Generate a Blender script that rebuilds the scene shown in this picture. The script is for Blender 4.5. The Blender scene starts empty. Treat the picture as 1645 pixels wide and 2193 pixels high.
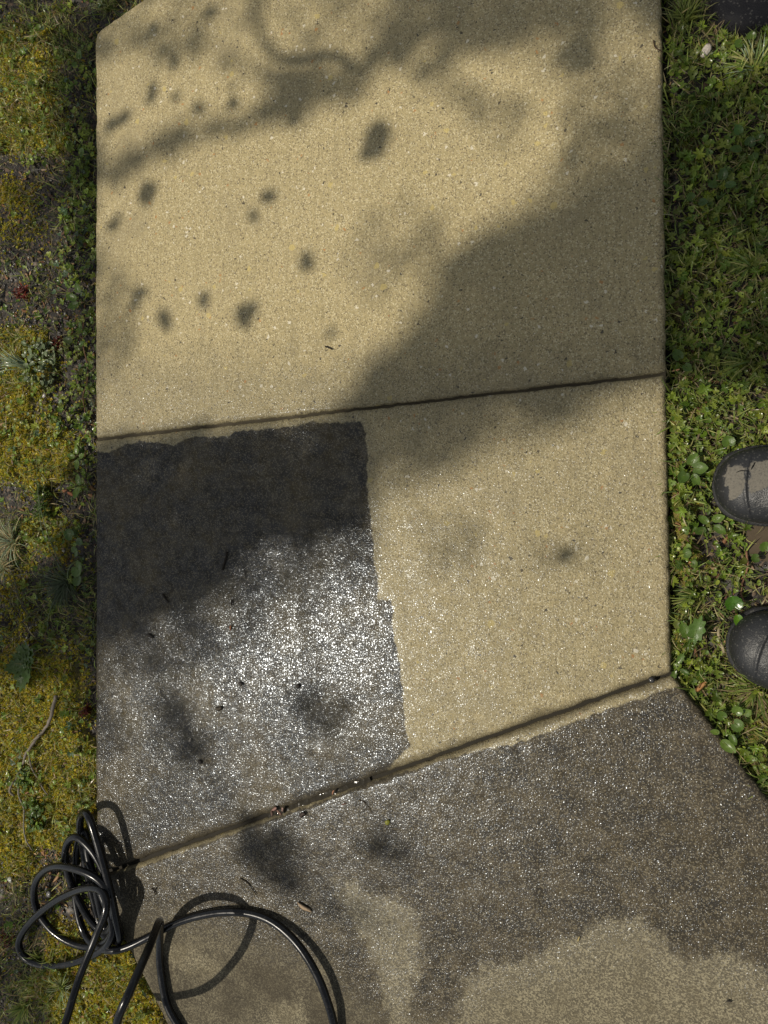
import bpy, math, random
import numpy as np

rng = np.random.default_rng(7)
random.seed(7)
R = math.radians
scene = bpy.context.scene
COL = scene.collection

# ------------------------------------------------------------------ camera, world, sun, exposure
CAM_H, TILT, FPX, PW, PH = 1.46, R(22.0), 1740.0, 1645.0, 2193.0
cam_d = bpy.data.cameras.new('camera')
cam = bpy.data.objects.new('camera', cam_d)
COL.objects.link(cam)
cam.location = (0, 0, CAM_H)
cam.rotation_euler = (0, TILT, 0)
cam_d.sensor_fit = 'VERTICAL'
cam_d.sensor_height = 24.0
cam_d.sensor_width = 24.0
cam_d.lens = 24.0 * FPX / PH
cam_d.clip_start = 0.05
cam_d.clip_end = 500
scene.camera = cam

SUN_T = math.tan(R(27.5))                    # horizontal shadow length per metre of height
SUN_H = np.array([-0.93, -0.367])            # horizontal direction towards the sun
SUN_H = SUN_H / np.linalg.norm(SUN_H)
SUN_EL = R(62.5)
world = bpy.data.worlds.new('World')
scene.world = world
world.use_nodes = True
wn = world.node_tree
bg = wn.nodes['Background']
sky = wn.nodes.new('ShaderNodeTexSky')
sky.sky_type = 'NISHITA'
sky.sun_disc = False
sky.sun_elevation = SUN_EL
sky.sun_rotation = math.atan2(SUN_H[0], SUN_H[1])
hsv = wn.nodes.new('ShaderNodeHueSaturation'); hsv.inputs['Saturation'].default_value = .45
wb = wn.nodes.new('ShaderNodeMix'); wb.data_type = 'RGBA'; wb.blend_type = 'MULTIPLY'; wb.inputs[0].default_value = 1.0
wb.inputs[7].default_value = (1.0, .975, .91, 1)      # the photograph's warm white balance
wn.links.new(sky.outputs[0], hsv.inputs['Color']); wn.links.new(hsv.outputs[0], wb.inputs[6]); wn.links.new(wb.outputs[2], bg.inputs[0])
bg.inputs[1].default_value = 0.09
sun_d = bpy.data.lights.new('sun', 'SUN')
sun = bpy.data.objects.new('sun', sun_d)
COL.objects.link(sun)
sun_d.energy = 3.5
sun_d.angle = R(0.53)
sun_d.color = (1.0, 0.925, 0.79)
sd = np.array([SUN_H[0] * math.cos(SUN_EL), SUN_H[1] * math.cos(SUN_EL), math.sin(SUN_EL)])
from mathutils import Vector, Matrix
sun.rotation_euler = Vector(sd).to_track_quat('Z', 'Y').to_euler()
sun.location = (-3, -1.5, 8)
vs = scene.view_settings
vs.view_transform = 'Standard'
vs.look = 'None'
vs.exposure = 0.0
vs.gamma = 1.0
vs.use_curve_mapping = False

# ------------------------------------------------------------------ measuring: photograph pixels <-> places on the ground
CT, ST = math.cos(TILT), math.sin(TILT)
def at(u, v, z=0.0):
    """place at height z seen at photograph pixel (u, v); arrays allowed"""
    u = np.asarray(u, float); v = np.asarray(v, float); z = np.asarray(z, float)
    x = (u - PW / 2) / FPX; y = -(v - PH / 2) / FPX
    dx = x * CT - ST; dz = -x * ST - CT
    t = (z - CAM_H) / dz
    return np.stack([dx * t, y * t, z + 0 * t], -1)
def pix(p):
    p = np.asarray(p, float)
    x, y, z = p[..., 0], p[..., 1], p[..., 2] - CAM_H
    lx = x * CT - z * ST; lz = x * ST + z * CT
    return PW / 2 + FPX * lx / -lz, PH / 2 - FPX * y / -lz

# ------------------------------------------------------------------ small numeric helpers
_NT = rng.random((256, 256))
def vnoise(x, y, s):
    """smooth value noise 0..1, s = feature size in metres"""
    x = np.asarray(x) / s + 37.3; y = np.asarray(y) / s + 91.7
    xi = np.floor(x).astype(int); yi = np.floor(y).astype(int)
    fx = x - xi; fy = y - yi
    fx = fx * fx * (3 - 2 * fx); fy = fy * fy * (3 - 2 * fy)
    g = lambda a, b: _NT[a % 256, b % 256]
    return (g(xi, yi) * (1 - fx) + g(xi + 1, yi) * fx) * (1 - fy) + (g(xi, yi + 1) * (1 - fx) + g(xi + 1, yi + 1) * fx) * fy
def fbm(x, y, s, n=3):
    o = 0; a = 0.5; t = 0
    for i in range(n):
        o = o + a * vnoise(x + i * 3.1, y - i * 1.7, s); t += a; a *= 0.5; s *= 0.5
    return o / t
def inpoly(poly, x, y):
    poly = np.asarray(poly, float); x = np.asarray(x); y = np.asarray(y)
    ins = np.zeros(x.shape, bool)
    n = len(poly); j = n - 1
    for i in range(n):
        xi, yi = poly[i]; xj, yj = poly[j]
        c = ((yi > y) != (yj > y)) & (x < (xj - xi) * (y - yi) / (yj - yi + 1e-12) + xi)
        ins ^= c; j = i
    return ins
def sdist(poly, x, y):
    """signed distance, positive inside"""
    poly = np.asarray(poly, float)
    d = np.full(np.shape(x), 1e9)
    for i in range(len(poly)):
        a = poly[i]; b = poly[(i + 1) % len(poly)]
        ab = b - a
        t = np.clip(((x - a[0]) * ab[0] + (y - a[1]) * ab[1]) / (ab @ ab + 1e-12), 0, 1)
        d = np.minimum(d, np.hypot(x - a[0] - t * ab[0], y - a[1] - t * ab[1]))
    return np.where(inpoly(poly, x, y), d, -d)
def gpoly(pts, z=0.0):
    pts = np.asarray(pts, float)
    return at(pts[:, 0], pts[:, 1], z)[:, :2]
def smooth(a, b, x):
    t = np.clip((x - a) / (b - a), 0, 1)
    return t * t * (3 - 2 * t)
def catmull(P, step=0.01):
    P = np.asarray(P, float); out = []
    Q = np.vstack([2 * P[0] - P[1], P, 2 * P[-1] - P[-2]])
    for i in range(1, len(Q) - 2):
        p0, p1, p2, p3 = Q[i - 1], Q[i], Q[i + 1], Q[i + 2]
        n = max(2, int(np.linalg.norm((p2 - p1)[:3]) / step))
        t = np.arange(n)[:, None] / n
        out.append(0.5 * (2 * p1 + (p2 - p0) * t + (2 * p0 - 5 * p1 + 4 * p2 - p3) * t ** 2 + (3 * p1 - p0 - 3 * p2 + p3) * t ** 3))
    out.append(P[-1:])
    return np.vstack(out)

# ------------------------------------------------------------------ meshes
def mesh_obj(name, V, F, mat, col=None, smooth_=True, parent=None, attrs=None):
    """V (n,3), F triangles or quads (m,k)"""
    V = np.asarray(V, np.float32); F = np.asarray(F, np.int32)
    me = bpy.data.meshes.new(name)
    k = F.shape[1]
    me.vertices.add(len(V)); me.vertices.foreach_set('co', V.ravel())
    me.loops.add(F.size); me.loops.foreach_set('vertex_index', F.ravel())
    me.polygons.add(len(F)); me.polygons.foreach_set('loop_start', np.arange(0, F.size, k, dtype=np.int32))
    if smooth_:
        me.polygons.foreach_set('use_smooth', np.ones(len(F), bool))
    if col is not None:
        a = me.attributes.new('col', 'FLOAT_COLOR', 'POINT')
        c = np.ones((len(V), 4), np.float32); c[:, :3] = col
        a.data.foreach_set('color', c.ravel())
    for kk, vv in (attrs or {}).items():
        a = me.attributes.new(kk, 'FLOAT', 'POINT')
        a.data.foreach_set('value', np.asarray(vv, np.float32))
    me.update(calc_edges=True); me.validate()
    me.materials.append(mat)
    o = bpy.data.objects.new(name, me)
    COL.objects.link(o)
    if parent is not None: o.parent = parent
    return o
def tag(o, label=None, cat=None, group=None, kind=None):
    if label: o['label'] = label
    if cat: o['category'] = cat
    if group: o['group'] = group
    if kind: o['kind'] = kind
    return o
def empty(name, loc):
    o = bpy.data.objects.new(name, None); COL.objects.link(o)
    o.location = loc; o.empty_display_size = 0.05
    return o
def recenter(o, p):
    """put the object's origin at p without moving its mesh"""
    o.data.transform(Matrix.Translation(-Vector(p))); o.location = Vector(p)
    return o
def tube(P, rad, n=10, caps=True):
    P = np.asarray(P, float); m = len(P)
    rad = np.broadcast_to(np.asarray(rad, float), (m,))
    T = np.gradient(P, axis=0); T /= np.linalg.norm(T, axis=1)[:, None] + 1e-12
    N = np.zeros_like(P)
    a = np.array([0, 0, 1.0]) if abs(T[0, 2]) < .9 else np.array([1.0, 0, 0])
    n0 = a - T[0] * (a @ T[0]); N[0] = n0 / np.linalg.norm(n0)
    for i in range(1, m):
        v = N[i - 1] - T[i] * (N[i - 1] @ T[i]); N[i] = v / (np.linalg.norm(v) + 1e-12)
    B = np.cross(T, N)
    an = np.arange(n) * 2 * np.pi / n
    V = P[:, None] + rad[:, None, None] * (np.cos(an)[None, :, None] * N[:, None] + np.sin(an)[None, :, None] * B[:, None])
    V = V.reshape(-1, 3)
    i = np.arange(m - 1)[:, None] * n; j = np.arange(n)[None]; j2 = (j + 1) % n
    a0, a1, b0, b1 = i + j, i + j2, i + n + j, i + n + j2
    F = np.concatenate([np.stack([a0, a1, b1], -1).reshape(-1, 3), np.stack([a0, b1, b0], -1).reshape(-1, 3)])
    if caps:
        V = np.vstack([V, P[:1], P[-1:]]); c0 = m * n; c1 = c0 + 1
        k = np.arange(n); k2 = (k + 1) % n
        F = np.vstack([F, np.stack([k2, k, 0 * k + c0], -1), np.stack([(m - 1) * n + k, (m - 1) * n + k2, 0 * k + c1], -1)])
    return V, F
def join(parts):
    V = []; F = []; C = []; o = 0
    for p in parts:
        V.append(p[0]); F.append(np.asarray(p[1]) + o); o += len(p[0])
        C.append(np.broadcast_to(np.asarray(p[2] if len(p) > 2 else (1, 1, 1), float), (len(p[0]), 3)))
    return np.vstack(V), np.vstack(F), np.vstack(C)
def rotmats(yaw, tilt, tdir, roll=None):
    """spin about z by yaw, then lean by tilt towards heading tdir"""
    c, s = np.cos(yaw), np.sin(yaw); z = np.zeros_like(c); o = np.ones_like(c)
    A = np.stack([np.stack([c, -s, z], -1), np.stack([s, c, z], -1), np.stack([z, z, o], -1)], -2)
    ax, ay = -np.sin(tdir), np.cos(tdir)
    ct, st = np.cos(tilt), np.sin(tilt); k = 1 - ct
    B = np.stack([np.stack([ct + ax * ax * k, ax * ay * k, ay * st], -1),
                  np.stack([ax * ay * k, ct + ay * ay * k, -ax * st], -1),
                  np.stack([-ay * st, ax * st, ct], -1)], -2)
    return B @ A
def scatter(T, pos, scale, yaw, tilt, tdir, col):
    """copies of template T=(V,F,shade) -> (V,F,C)"""
    TV, TF, TS = T; n = len(pos); m = len(TV)
    scale = np.asarray(scale, float)
    if scale.ndim == 1: scale = np.repeat(scale[:, None], 3, 1)
    M = rotmats(yaw, tilt, tdir)
    V = np.einsum('nij,nmj->nmi', M, TV[None] * scale[:, None, :]) + pos[:, None]
    F = TF[None] + (np.arange(n) * m)[:, None, None]
    C = col[:, None, :] * TS[None, :, None]
    return V.reshape(-1, 3), F.reshape(-1, 3), C.reshape(-1, 3)

# leaf and blade templates -------------------------------------------------
def t_blade(bend=0.8, w=0.05, n=4):
    s = np.linspace(0, 1, n + 1); an = s * bend
    x = np.concatenate([[0], np.cumsum(np.sin(an[1:]) / n)]); z = np.concatenate([[0], np.cumsum(np.cos(an[1:]) / n)])
    ww = w * np.array([.8, 1, .85, .55, .0][:n + 1]) if n == 4 else w * (1 - s ** 2)
    V = []
    for i in range(n):
        V += [[x[i], -ww[i], z[i]], [x[i], ww[i], z[i]]]
    V.append([x[n], 0, z[n]])
    F = []
    for i in range(n - 1):
        a = 2 * i; F += [[a, a + 1, a + 3], [a, a + 3, a + 2]]
    F.append([2 * n - 2, 2 * n - 1, 2 * n])
    return np.array(V), np.array(F), np.ones(len(V))
def t_disc(n=14, wav=.06, lobes=6, notch=.0, cup=.15, L=1.0, W=1.0, point=0.0):
    """flat leaf with its stalk end at the origin, growing along +x, length ~1"""
    th = np.linspace(-np.pi, np.pi, n, endpoint=False)
    r = 0.5 * (1 + wav * np.cos(lobes * th))
    r = r * (1 - notch * np.exp(-((np.abs(th) - np.pi) / .35) ** 2)) * (1 + point * np.exp(-(th / .35) ** 2))
    x = r * np.cos(th) * L; y = r * np.sin(th) * W
    V = [[.5 * L * .95, 0, 0]]; F = []
    for k in (0.55, 1.0):
        for i in range(n):
            V.append([.5 * L + k * x[i], k * y[i], cup * (k * k) * (r[i] * r[i]) * 2 + .06 * abs(k * y[i])])
    for i in range(n):
        j = (i + 1) % n
        F += [[0, 1 + i, 1 + j], [1 + i, 1 + n + i, 1 + n + j], [1 + i, 1 + n + j, 1 + j]]
    sh = np.array([.92] + [1.0] * n + [1.04] * n)
    return np.array(V), np.array(F), sh
def t_multi(leaf, yaws, scales=None, tilt=0.25, lift=0.0):
    P = []
    for i, yw in enumerate(yaws):
        s = 1 if scales is None else scales[i]
        V, F, S = leaf
        M = rotmats(np.array([yw]), np.array([-tilt]), np.array([yw]))[0]
        P.append((V @ M.T * s + [0, 0, lift * i], F, np.ones(3)))
    V, F, C = join(P)
    return V, F, np.tile(leaf[2], len(yaws))
def t_moss(n=7, seed=1):
    r = np.random.default_rng(seed); V = []; F = []; S = []
    for i in range(n):
        a = i * 2 * np.pi / n + r.uniform(-.3, .3); t = r.uniform(.25, 1.15); L = r.uniform(.7, 1.1)
        d = np.array([math.cos(a) * math.sin(t), math.sin(a) * math.sin(t), math.cos(t)]); s = np.array([-math.sin(a), math.cos(a), 0]) * .17
        b = len(V); V += [-s, s, d * L * .6 + s * .9, d * L * .6 - s * .9, d * L]; F += [[b, b + 1, b + 2], [b, b + 2, b + 3], [b + 3, b + 2, b + 4]]
        S += [.8, .8, 1, 1, 1.1]
    return np.array(V), np.array(F), np.array(S)
def t_rock(seed=0, flat=.6, sub=1):
    import bmesh
    bm = bmesh.new(); bmesh.ops.create_icosphere(bm, subdivisions=sub + 1, radius=.5)
    r = np.random.default_rng(seed)
    V = np.array([v.co[:] for v in bm.verts]); F = np.array([[v.index for v in f.verts] for f in bm.faces]); bm.free()
    for k in range(5):
        n = r.normal(size=3); n /= np.linalg.norm(n); d = r.uniform(.26, .42)
        h = V @ n - d; V = V - np.where(h > 0, h, 0)[:, None] * n * .85
    V[:, 2] *= flat
    return V, F, np.ones(len(V))
def t_chip(seed=0):
    r = np.random.default_rng(seed)
    n = 7; x = np.linspace(-.5, .5, n); w = .13 * (1 - (2 * np.abs(x)) ** 3) + .03 + r.uniform(-.02, .02, n); c = .08 * np.sin(x * 3 + r.uniform(0, 6)); zz = .05 * np.cos(x * 4 + r.uniform(0, 6))
    V = []; F = []
    for i in range(n):
        V += [[x[i], c[i] - w[i], zz[i]], [x[i], c[i] + w[i], zz[i] + .02], [x[i], c[i], zz[i] + .07]]
    for i in range(n - 1):
        a = 3 * i
        for p, q in ((0, 2), (2, 1), (1, 0)):
            F += [[a + p, a + 3 + p, a + 3 + q], [a + p, a + 3 + q, a + q]]
    return np.array(V), np.array(F), np.ones(len(V))

# ------------------------------------------------------------------ materials
def new_mat(name):
    m = bpy.data.materials.new(name); m.use_nodes = True
    nt = m.node_tree
    return m, nt, nt.nodes['Principled BSDF']
class NB:
    def __init__(s, nt): s.nt = nt
    def n(s, t, **k):
        nd = s.nt.nodes.new(t)
        for a, b in k.items(): setattr(nd, a, b)
        return nd
    def set(s, sock, v):
        if isinstance(v, bpy.types.NodeSocket): s.nt.links.new(v, sock)
        elif v is not None: sock.default_value = v
    def math(s, op, a, b=0.0, c=None, clamp=False):
        nd = s.n('ShaderNodeMath', operation=op); nd.use_clamp = clamp
        s.set(nd.inputs[0], a); s.set(nd.inputs[1], b)
        if c is not None: s.set(nd.inputs[2], c)
        return nd.outputs[0]
    def mix(s, f, a, b, bt='MIX'):
        nd = s.n('ShaderNodeMix', data_type='RGBA', blend_type=bt)
        s.set(nd.inputs[0], f)
        for i, v in ((6, a), (7, b)):
            s.set(nd.inputs[i], v if isinstance(v, bpy.types.NodeSocket) else (*v, 1))
        return nd.outputs[2]
    def rng(s, v, a, b, c=0.0, d=1.0):
        nd = s.n('ShaderNodeMapRange'); nd.interpolation_type = 'SMOOTHSTEP'
        for i, x in enumerate((v, a, b, c, d)): s.set(nd.inputs[i], x)
        return nd.outputs[0]
    def noise(s, vec, scale, detail=2.0, rough=.5):
        nd = s.n('ShaderNodeTexNoise'); s.set(nd.inputs['Vector'], vec)
        nd.inputs['Scale'].default_value = scale; nd.inputs['Detail'].default_value = detail; nd.inputs['Roughness'].default_value = rough
        return nd.outputs['Fac']
    def voro(s, vec, scale, feature='F1', rand=1.0):
        nd = s.n('ShaderNodeTexVoronoi', feature=feature); s.set(nd.inputs['Vector'], vec)
        nd.inputs['Scale'].default_value = scale; nd.inputs['Randomness'].default_value = rand
        return nd
    def attr(s, name):
        return s.n('ShaderNodeAttribute', attribute_name=name)
    def bump(s, h, dist, strength=1.0, normal=None):
        nd = s.n('ShaderNodeBump'); nd.inputs['Strength'].default_value = strength; nd.inputs['Distance'].default_value = dist
        s.set(nd.inputs['Height'], h)
        if normal is not None: s.set(nd.inputs['Normal'], normal)
        return nd.outputs[0]
    def sep(s, c):
        nd = s.n('ShaderNodeSeparateColor'); s.set(nd.inputs[0], c); return nd.outputs

def concrete():
    m, nt, p = new_mat('concrete'); b = NB(nt)
    geo = b.n('ShaderNodeTexCoord').outputs['Object']
    dirt = b.attr('dirt').outputs['Fac']; wet = b.attr('wet').outputs['Fac']; pale = b.attr('pale').outputs['Fac']; edge = b.attr('edge').outputs['Fac']
    n1 = b.noise(geo, 3.2, 4); n2 = b.noise(geo, 22, 4, .6); n3 = b.noise(geo, 130, 3, .6)
    # sand grains and stones of the mix
    w_ = b.n('ShaderNodeVectorMath', operation='MULTIPLY_ADD'); wz = b.n('ShaderNodeTexNoise'); nt.links.new(geo, wz.inputs['Vector']); wz.inputs['Scale'].default_value = 170; wz.inputs['Detail'].default_value = 3
    nt.links.new(wz.outputs['Color'], w_.inputs[0]); w_.inputs[1].default_value = (.011, .011, .011); nt.links.new(geo, w_.inputs[2]); warp = w_.outputs[0]
    gr = b.voro(geo, 480); gv = b.sep(gr.outputs['Color'])
    g2 = b.voro(geo, 330); gv2 = b.sep(g2.outputs['Color'])
    clean = b.mix(n1, (.42, .34, .18), (.53, .432, .24))
    clean = b.mix(b.math('MULTIPLY', n2, .5), clean, (.345, .285, .155))
    clean = b.mix(b.rng(gv[0], .0, 1.0, 0.0, .65), clean, (.29, .245, .125))
    clean = b.mix(b.math('MULTIPLY', b.math('GREATER_THAN', gv[1], .85), .65), clean, (.13, .105, .07))
    clean = b.mix(b.math('MULTIPLY', b.math('GREATER_THAN', gv[2], .88), .5), clean, (.74, .66, .44))
    br = b.n('ShaderNodeMapping'); br.inputs['Scale'].default_value = (150, 9, 1); nt.links.new(geo, br.inputs['Vector'])
    clean = b.mix(b.rng(b.noise(br.outputs[0], 1.0, 3, .6), .48, .72, 0, .28), clean, (.21, .175, .10))
    clean = b.mix(b.rng(b.noise(geo, 7, 5, .65), .5, .75, 0, .5), clean, (.28, .235, .14))
    def specks(scale, thr, size, col, base, fac=1.0):
        v = b.voro(warp, scale); c = b.sep(v.outputs['Color'])
        size = b.math('MULTIPLY', size, b.math('ADD', .45, b.math('MULTIPLY', c[1], .75)))
        k = b.math('MULTIPLY', b.math('GREATER_THAN', c[0], thr), b.math('LESS_THAN', v.outputs['Distance'], size))
        return b.mix(b.math('MULTIPLY', k, fac), base, col), k
    clean, _ = specks(120, .955, .34, (.70, .64, .50), clean, .8)
    clean, _ = specks(115, .978, .32, (.40, .20, .07), clean, .75)
    clean, _ = specks(140, .955, .32, (.06, .052, .042), clean, .85)
    clean, _ = specks(70, .975, .40, (.50, .40, .16), clean, .8)
    # grime of the unwashed slabs
    n4 = b.noise(geo, 6.0, 6, .68)
    grime = b.mix(b.rng(n4, .42, .64), (.023, .0205, .0165), (.068, .052, .024))
    grime = b.mix(b.rng(n2, .45, .75, 0, .6), grime, (.085, .072, .045))
    lite = b.attr('lite').outputs['Fac']
    grime = b.mix(b.math('MULTIPLY', lite, .8), grime, b.mix(b.rng(n2, .3, .7), (.027, .022, .014), (.072, .056, .031)))
    grime = b.mix(b.math('MULTIPLY', b.math('GREATER_THAN', gv[0], .72), b.math('ADD', .36, b.math('MULTIPLY', lite, .12))), grime, (.235, .20, .13))
    grime = b.mix(b.math('MULTIPLY', b.math('GREATER_THAN', gv[1], .8), .5), grime, (.018, .018, .017))
    dry = b.mix(b.rng(n2, .3, .7), (.066, .057, .040), (.120, .102, .066))
    dry = b.mix(b.rng(gv[0], .35, .9, 0, .75), dry, (.25, .22, .145))
    dry = b.mix(b.rng(gv2[1], .5, .9, 0, .7), dry, (.055, .047, .034))
    pal = b.mix(b.rng(gv[0], .2, .9), (.105, .090, .060), (.28, .245, .160))
    pal = b.mix(b.rng(gv2[0], .7, .9, 0, .7), pal, (.085, .075, .052))
    pal = b.mix(b.rng(n2, .45, .7, 0, .55), pal, (.12, .10, .06))
    wob = b.math('MULTIPLY', b.math('SUBTRACT', b.noise(geo, 60, 4, .65), .5), .018)
    kd = b.rng(b.math('ADD', dirt, wob), -.0015, .0025)
    wetn = b.math('ADD', wet, b.math('MULTIPLY', b.math('SUBTRACT', n2, .5), .5))
    kw = b.rng(wetn, .25, .75)
    dry = b.mix(b.rng(b.noise(geo, 6.5, 4, .6), .42, .68, 0, .6), dry, (.050, .041, .027))
    dirty_edge = None
    wob2 = b.math('MULTIPLY', b.math('SUBTRACT', b.noise(geo, 45, 5, .7), .5), .09)
    kp = b.rng(b.math('ADD', pale, wob2), -.014, .016)
    dirty = b.mix(kw, dry, grime)
    dirty = b.mix(kp, dirty, pal)
    wclean = b.mix(b.math('MULTIPLY', b.rng(wetn, .18, .55), .9), clean, b.mix(1.0, clean, (.70, .71, .73), 'MULTIPLY'))
    colr = b.mix(kd, wclean, dirty)
    colr = b.mix(b.math('MULTIPLY', edge, .55), colr, b.mix(n2, (.028, .023, .014), (.070, .055, .030)))
    nt.links.new(colr, p.inputs['Base Color'])
    p.inputs['Roughness'].default_value = .9
    p.inputs['Specular IOR Level'].default_value = .25
    fine = b.math('ADD', b.math('MULTIPLY', gr.outputs['Distance'], .8), b.math('MULTIPLY', n3, 1.2))
    nt.links.new(b.bump(fine, .0011), p.inputs['Normal'])
    # water film lying over the grains
    wg = b.n('ShaderNodeVectorMath', operation='MULTIPLY_ADD'); nt.links.new(b.n('ShaderNodeTexNoise').outputs['Color'], wg.inputs[0])
    wn_ = wg.inputs[0].links[0].from_node; nt.links.new(geo, wn_.inputs['Vector']); wn_.inputs['Scale'].default_value = 120
    wg.inputs[1].default_value = (.006, .006, .006); nt.links.new(geo, wg.inputs[2])
    gs = b.voro(wg.outputs[0], 255, 'F1'); gsc = b.sep(gs.outputs['Color'])
    d2 = b.math('MULTIPLY', b.math('MULTIPLY', gs.outputs['Distance'], gs.outputs['Distance']), b.math('MULTIPLY', b.math('ADD', .28, b.math('MULTIPLY', gsc[0], 1.4)), b.attr('film').outputs['Fac']))
    hgt = b.math('ADD', b.math('MULTIPLY', d2, -1.0), b.math('MULTIPLY', b.noise(geo, 26, 1), 1.1))
    fn = b.bump(hgt, .00105)
    cw = b.math('MULTIPLY', b.rng(wetn, .12, .95, 0, 1.0), b.rng(b.noise(geo, 50, 3, .6), .30, .62, .3, 1.0))
    gl = b.n('ShaderNodeBsdfGlossy'); gl.distribution = 'GGX'
    nt.links.new(b.mix(cw, (0, 0, 0), (.0155, .0168, .0186)), gl.inputs['Color'])        # water mirrors about two hundredths of the light
    nt.links.new(b.math('ADD', .145, b.math('MULTIPLY', lite, .03)), gl.inputs['Roughness']); nt.links.new(fn, gl.inputs['Normal'])
    g0 = b.n('ShaderNodeBsdfGlossy'); nt.links.new(b.mix(cw, (0, 0, 0), (.0045, .0050, .0056)), g0.inputs['Color']); g0.inputs['Roughness'].default_value = .36
    nt.links.new(b.bump(b.noise(geo, 26, 1), .0009), g0.inputs['Normal'])
    a0 = b.n('ShaderNodeAddShader'); nt.links.new(gl.outputs[0], a0.inputs[0]); nt.links.new(g0.outputs[0], a0.inputs[1])
    ad = b.n('ShaderNodeAddShader'); nt.links.new(p.outputs[0], ad.inputs[0]); nt.links.new(a0.outputs[0], ad.inputs[1])
    nt.links.new(ad.outputs[0], nt.nodes['Material Output'].inputs[0])
    return m

def leafy(name, rough=.42, trans=.28, spec=.5, bscale=160, bdist=.0006):
    m, nt, p = new_mat(name); b = NB(nt)
    c = b.attr('col').outputs['Color']
    geo = b.n('ShaderNodeTexCoord').outputs['Object']
    n = b.noise(geo, 90, 3, .6)
    colr = b.mix(b.rng(n, .3, .75, 0, .45), c, b.mix(1.0, c, (.5, .55, .45), 'MULTIPLY'))
    nt.links.new(colr, p.inputs['Base Color'])
    nt.links.new(b.rng(b.noise(geo, 70, 3, .6), .35, .65, rough - .2, rough + .2), p.inputs['Roughness'])
    p.inputs['Specular IOR Level'].default_value = spec
    nt.links.new(b.bump(b.noise(geo, bscale, 2), bdist), p.inputs['Normal'])
    if trans > 0:
        tr = b.n('ShaderNodeBsdfTranslucent'); nt.links.new(b.mix(1.0, colr, (1.0, 1.0, .55), 'MULTIPLY'), tr.inputs[0])
        mx = b.n('ShaderNodeMixShader'); mx.inputs[0].default_value = trans
        nt.links.new(p.outputs[0], mx.inputs[1]); nt.links.new(tr.outputs[0], mx.inputs[2])
        nt.links.new(mx.outputs[0], nt.nodes['Material Output'].inputs[0])
    return m
def solidcol(name, rough=.8, spec=.3, bscale=200, bdist=.0008, coat=0.0):
    m, nt, p = new_mat(name); b = NB(nt)
    c = b.attr('col').outputs['Color']; geo = b.n('ShaderNodeTexCoord').outputs['Object']
    n = b.noise(geo, bscale, 4, .65)
    nt.links.new(b.mix(b.rng(n, .3, .75, 0, .6), c, b.mix(1.0, c, (.5, .48, .45), 'MULTIPLY')), p.inputs['Base Color'])
    p.inputs['Roughness'].default_value = rough; p.inputs['Specular IOR Level'].default_value = spec
    p.inputs['Coat Weight'].default_value = coat; p.inputs['Coat Roughness'].default_value = .15
    nt.links.new(b.bump(n, bdist), p.inputs['Normal'])
    return m
def soil_mat():
    m, nt, p = new_mat('soil'); b = NB(nt)
    geo = b.n('ShaderNodeTexCoord').outputs['Object']; mossy = b.attr('moss').outputs['Fac']
    n1 = b.noise(geo, 12, 5, .6); n2 = b.noise(geo, 110, 5, .7); v = b.voro(geo, 170); c = b.sep(v.outputs['Color'])
    s = b.mix(n1, (.011, .009, .0075), (.032, .025, .018))
    s = b.mix(b.math('MULTIPLY', b.math('GREATER_THAN', c[0], .72), .7), s, (.065, .054, .042))
    s = b.mix(b.math('MULTIPLY', b.math('GREATER_THAN', c[1], .86), .7), s, (.16, .105, .065))
    g = b.mix(n2, (.08, .066, .014), (.28, .225, .045))
    k = b.rng(b.math('ADD', mossy, b.math('MULTIPLY', b.math('SUBTRACT', n1, .5), .8)), .3, .6)
    nt.links.new(b.mix(k, s, g), p.inputs['Base Color'])
    p.inputs['Roughness'].default_value = .75
    h = b.math('ADD', b.math('MULTIPLY', n2, 1.0), b.math('MULTIPLY', v.outputs['Distance'], -.5))
    nt.links.new(b.bump(h, .006), p.inputs['Normal'])
    p.inputs['Coat Weight'].default_value = .08; p.inputs['Coat Roughness'].default_value = .3
    return m
def rubber(name, base, rough, coat, bdist=.0004, mud=False, scale=260):
    m, nt, p = new_mat(name); b = NB(nt)
    geo = b.n('ShaderNodeTexCoord').outputs['Object']
    n = b.noise(geo, scale, 4, .65); n2 = b.noise(geo, 24, 4, .6)
    colr = b.mix(n2, base, tuple(min(1, x * 1.9) for x in base))
    v = b.voro(geo, 420); vc = b.sep(v.outputs['Color'])
    colr = b.mix(b.math('MULTIPLY', b.math('GREATER_THAN', vc[0], .93), .12 if scale == 400 else .5), colr, (.10, .095, .085))
    r = b.rng(n2, .3, .7, rough - .08, rough + .12)
    if mud:
        a = b.attr('mud').outputs['Fac']
        k = b.rng(b.math('ADD', a, b.math('MULTIPLY', b.math('SUBTRACT', b.noise(geo, 70, 5, .65), .5), .022)), -.0012, .0016)
        k = b.math('MULTIPLY', k, b.rng(n, .3, .5, .55, 1.0))
        colr = b.mix(b.math('MULTIPLY', k, .85), colr, b.mix(n, (.10, .092, .076), (.23, .208, .168)))
        nd = b.n('ShaderNodeMix'); nd.data_type = 'FLOAT'; b.set(nd.inputs[0], k); b.set(nd.inputs[2], r); nd.inputs[3].default_value = .95
        r = nd.outputs[0]
        nt.links.new(b.math('MULTIPLY', b.math('SUBTRACT', 1.0, k), coat), p.inputs['Coat Weight'])
    else:
        p.inputs['Coat Weight'].default_value = coat
    p.inputs['Coat Roughness'].default_value = .22
    nt.links.new(colr, p.inputs['Base Color']); nt.links.new(r, p.inputs['Roughness']); p.inputs['Specular IOR Level'].default_value = .36
    bm_ = b.bump(b.math('ADD', n, b.math('MULTIPLY', v.outputs['Distance'], .5)), bdist)
    nt.links.new(bm_, p.inputs['Normal']); nt.links.new(bm_, p.inputs['Coat Normal'])
    return m
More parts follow.
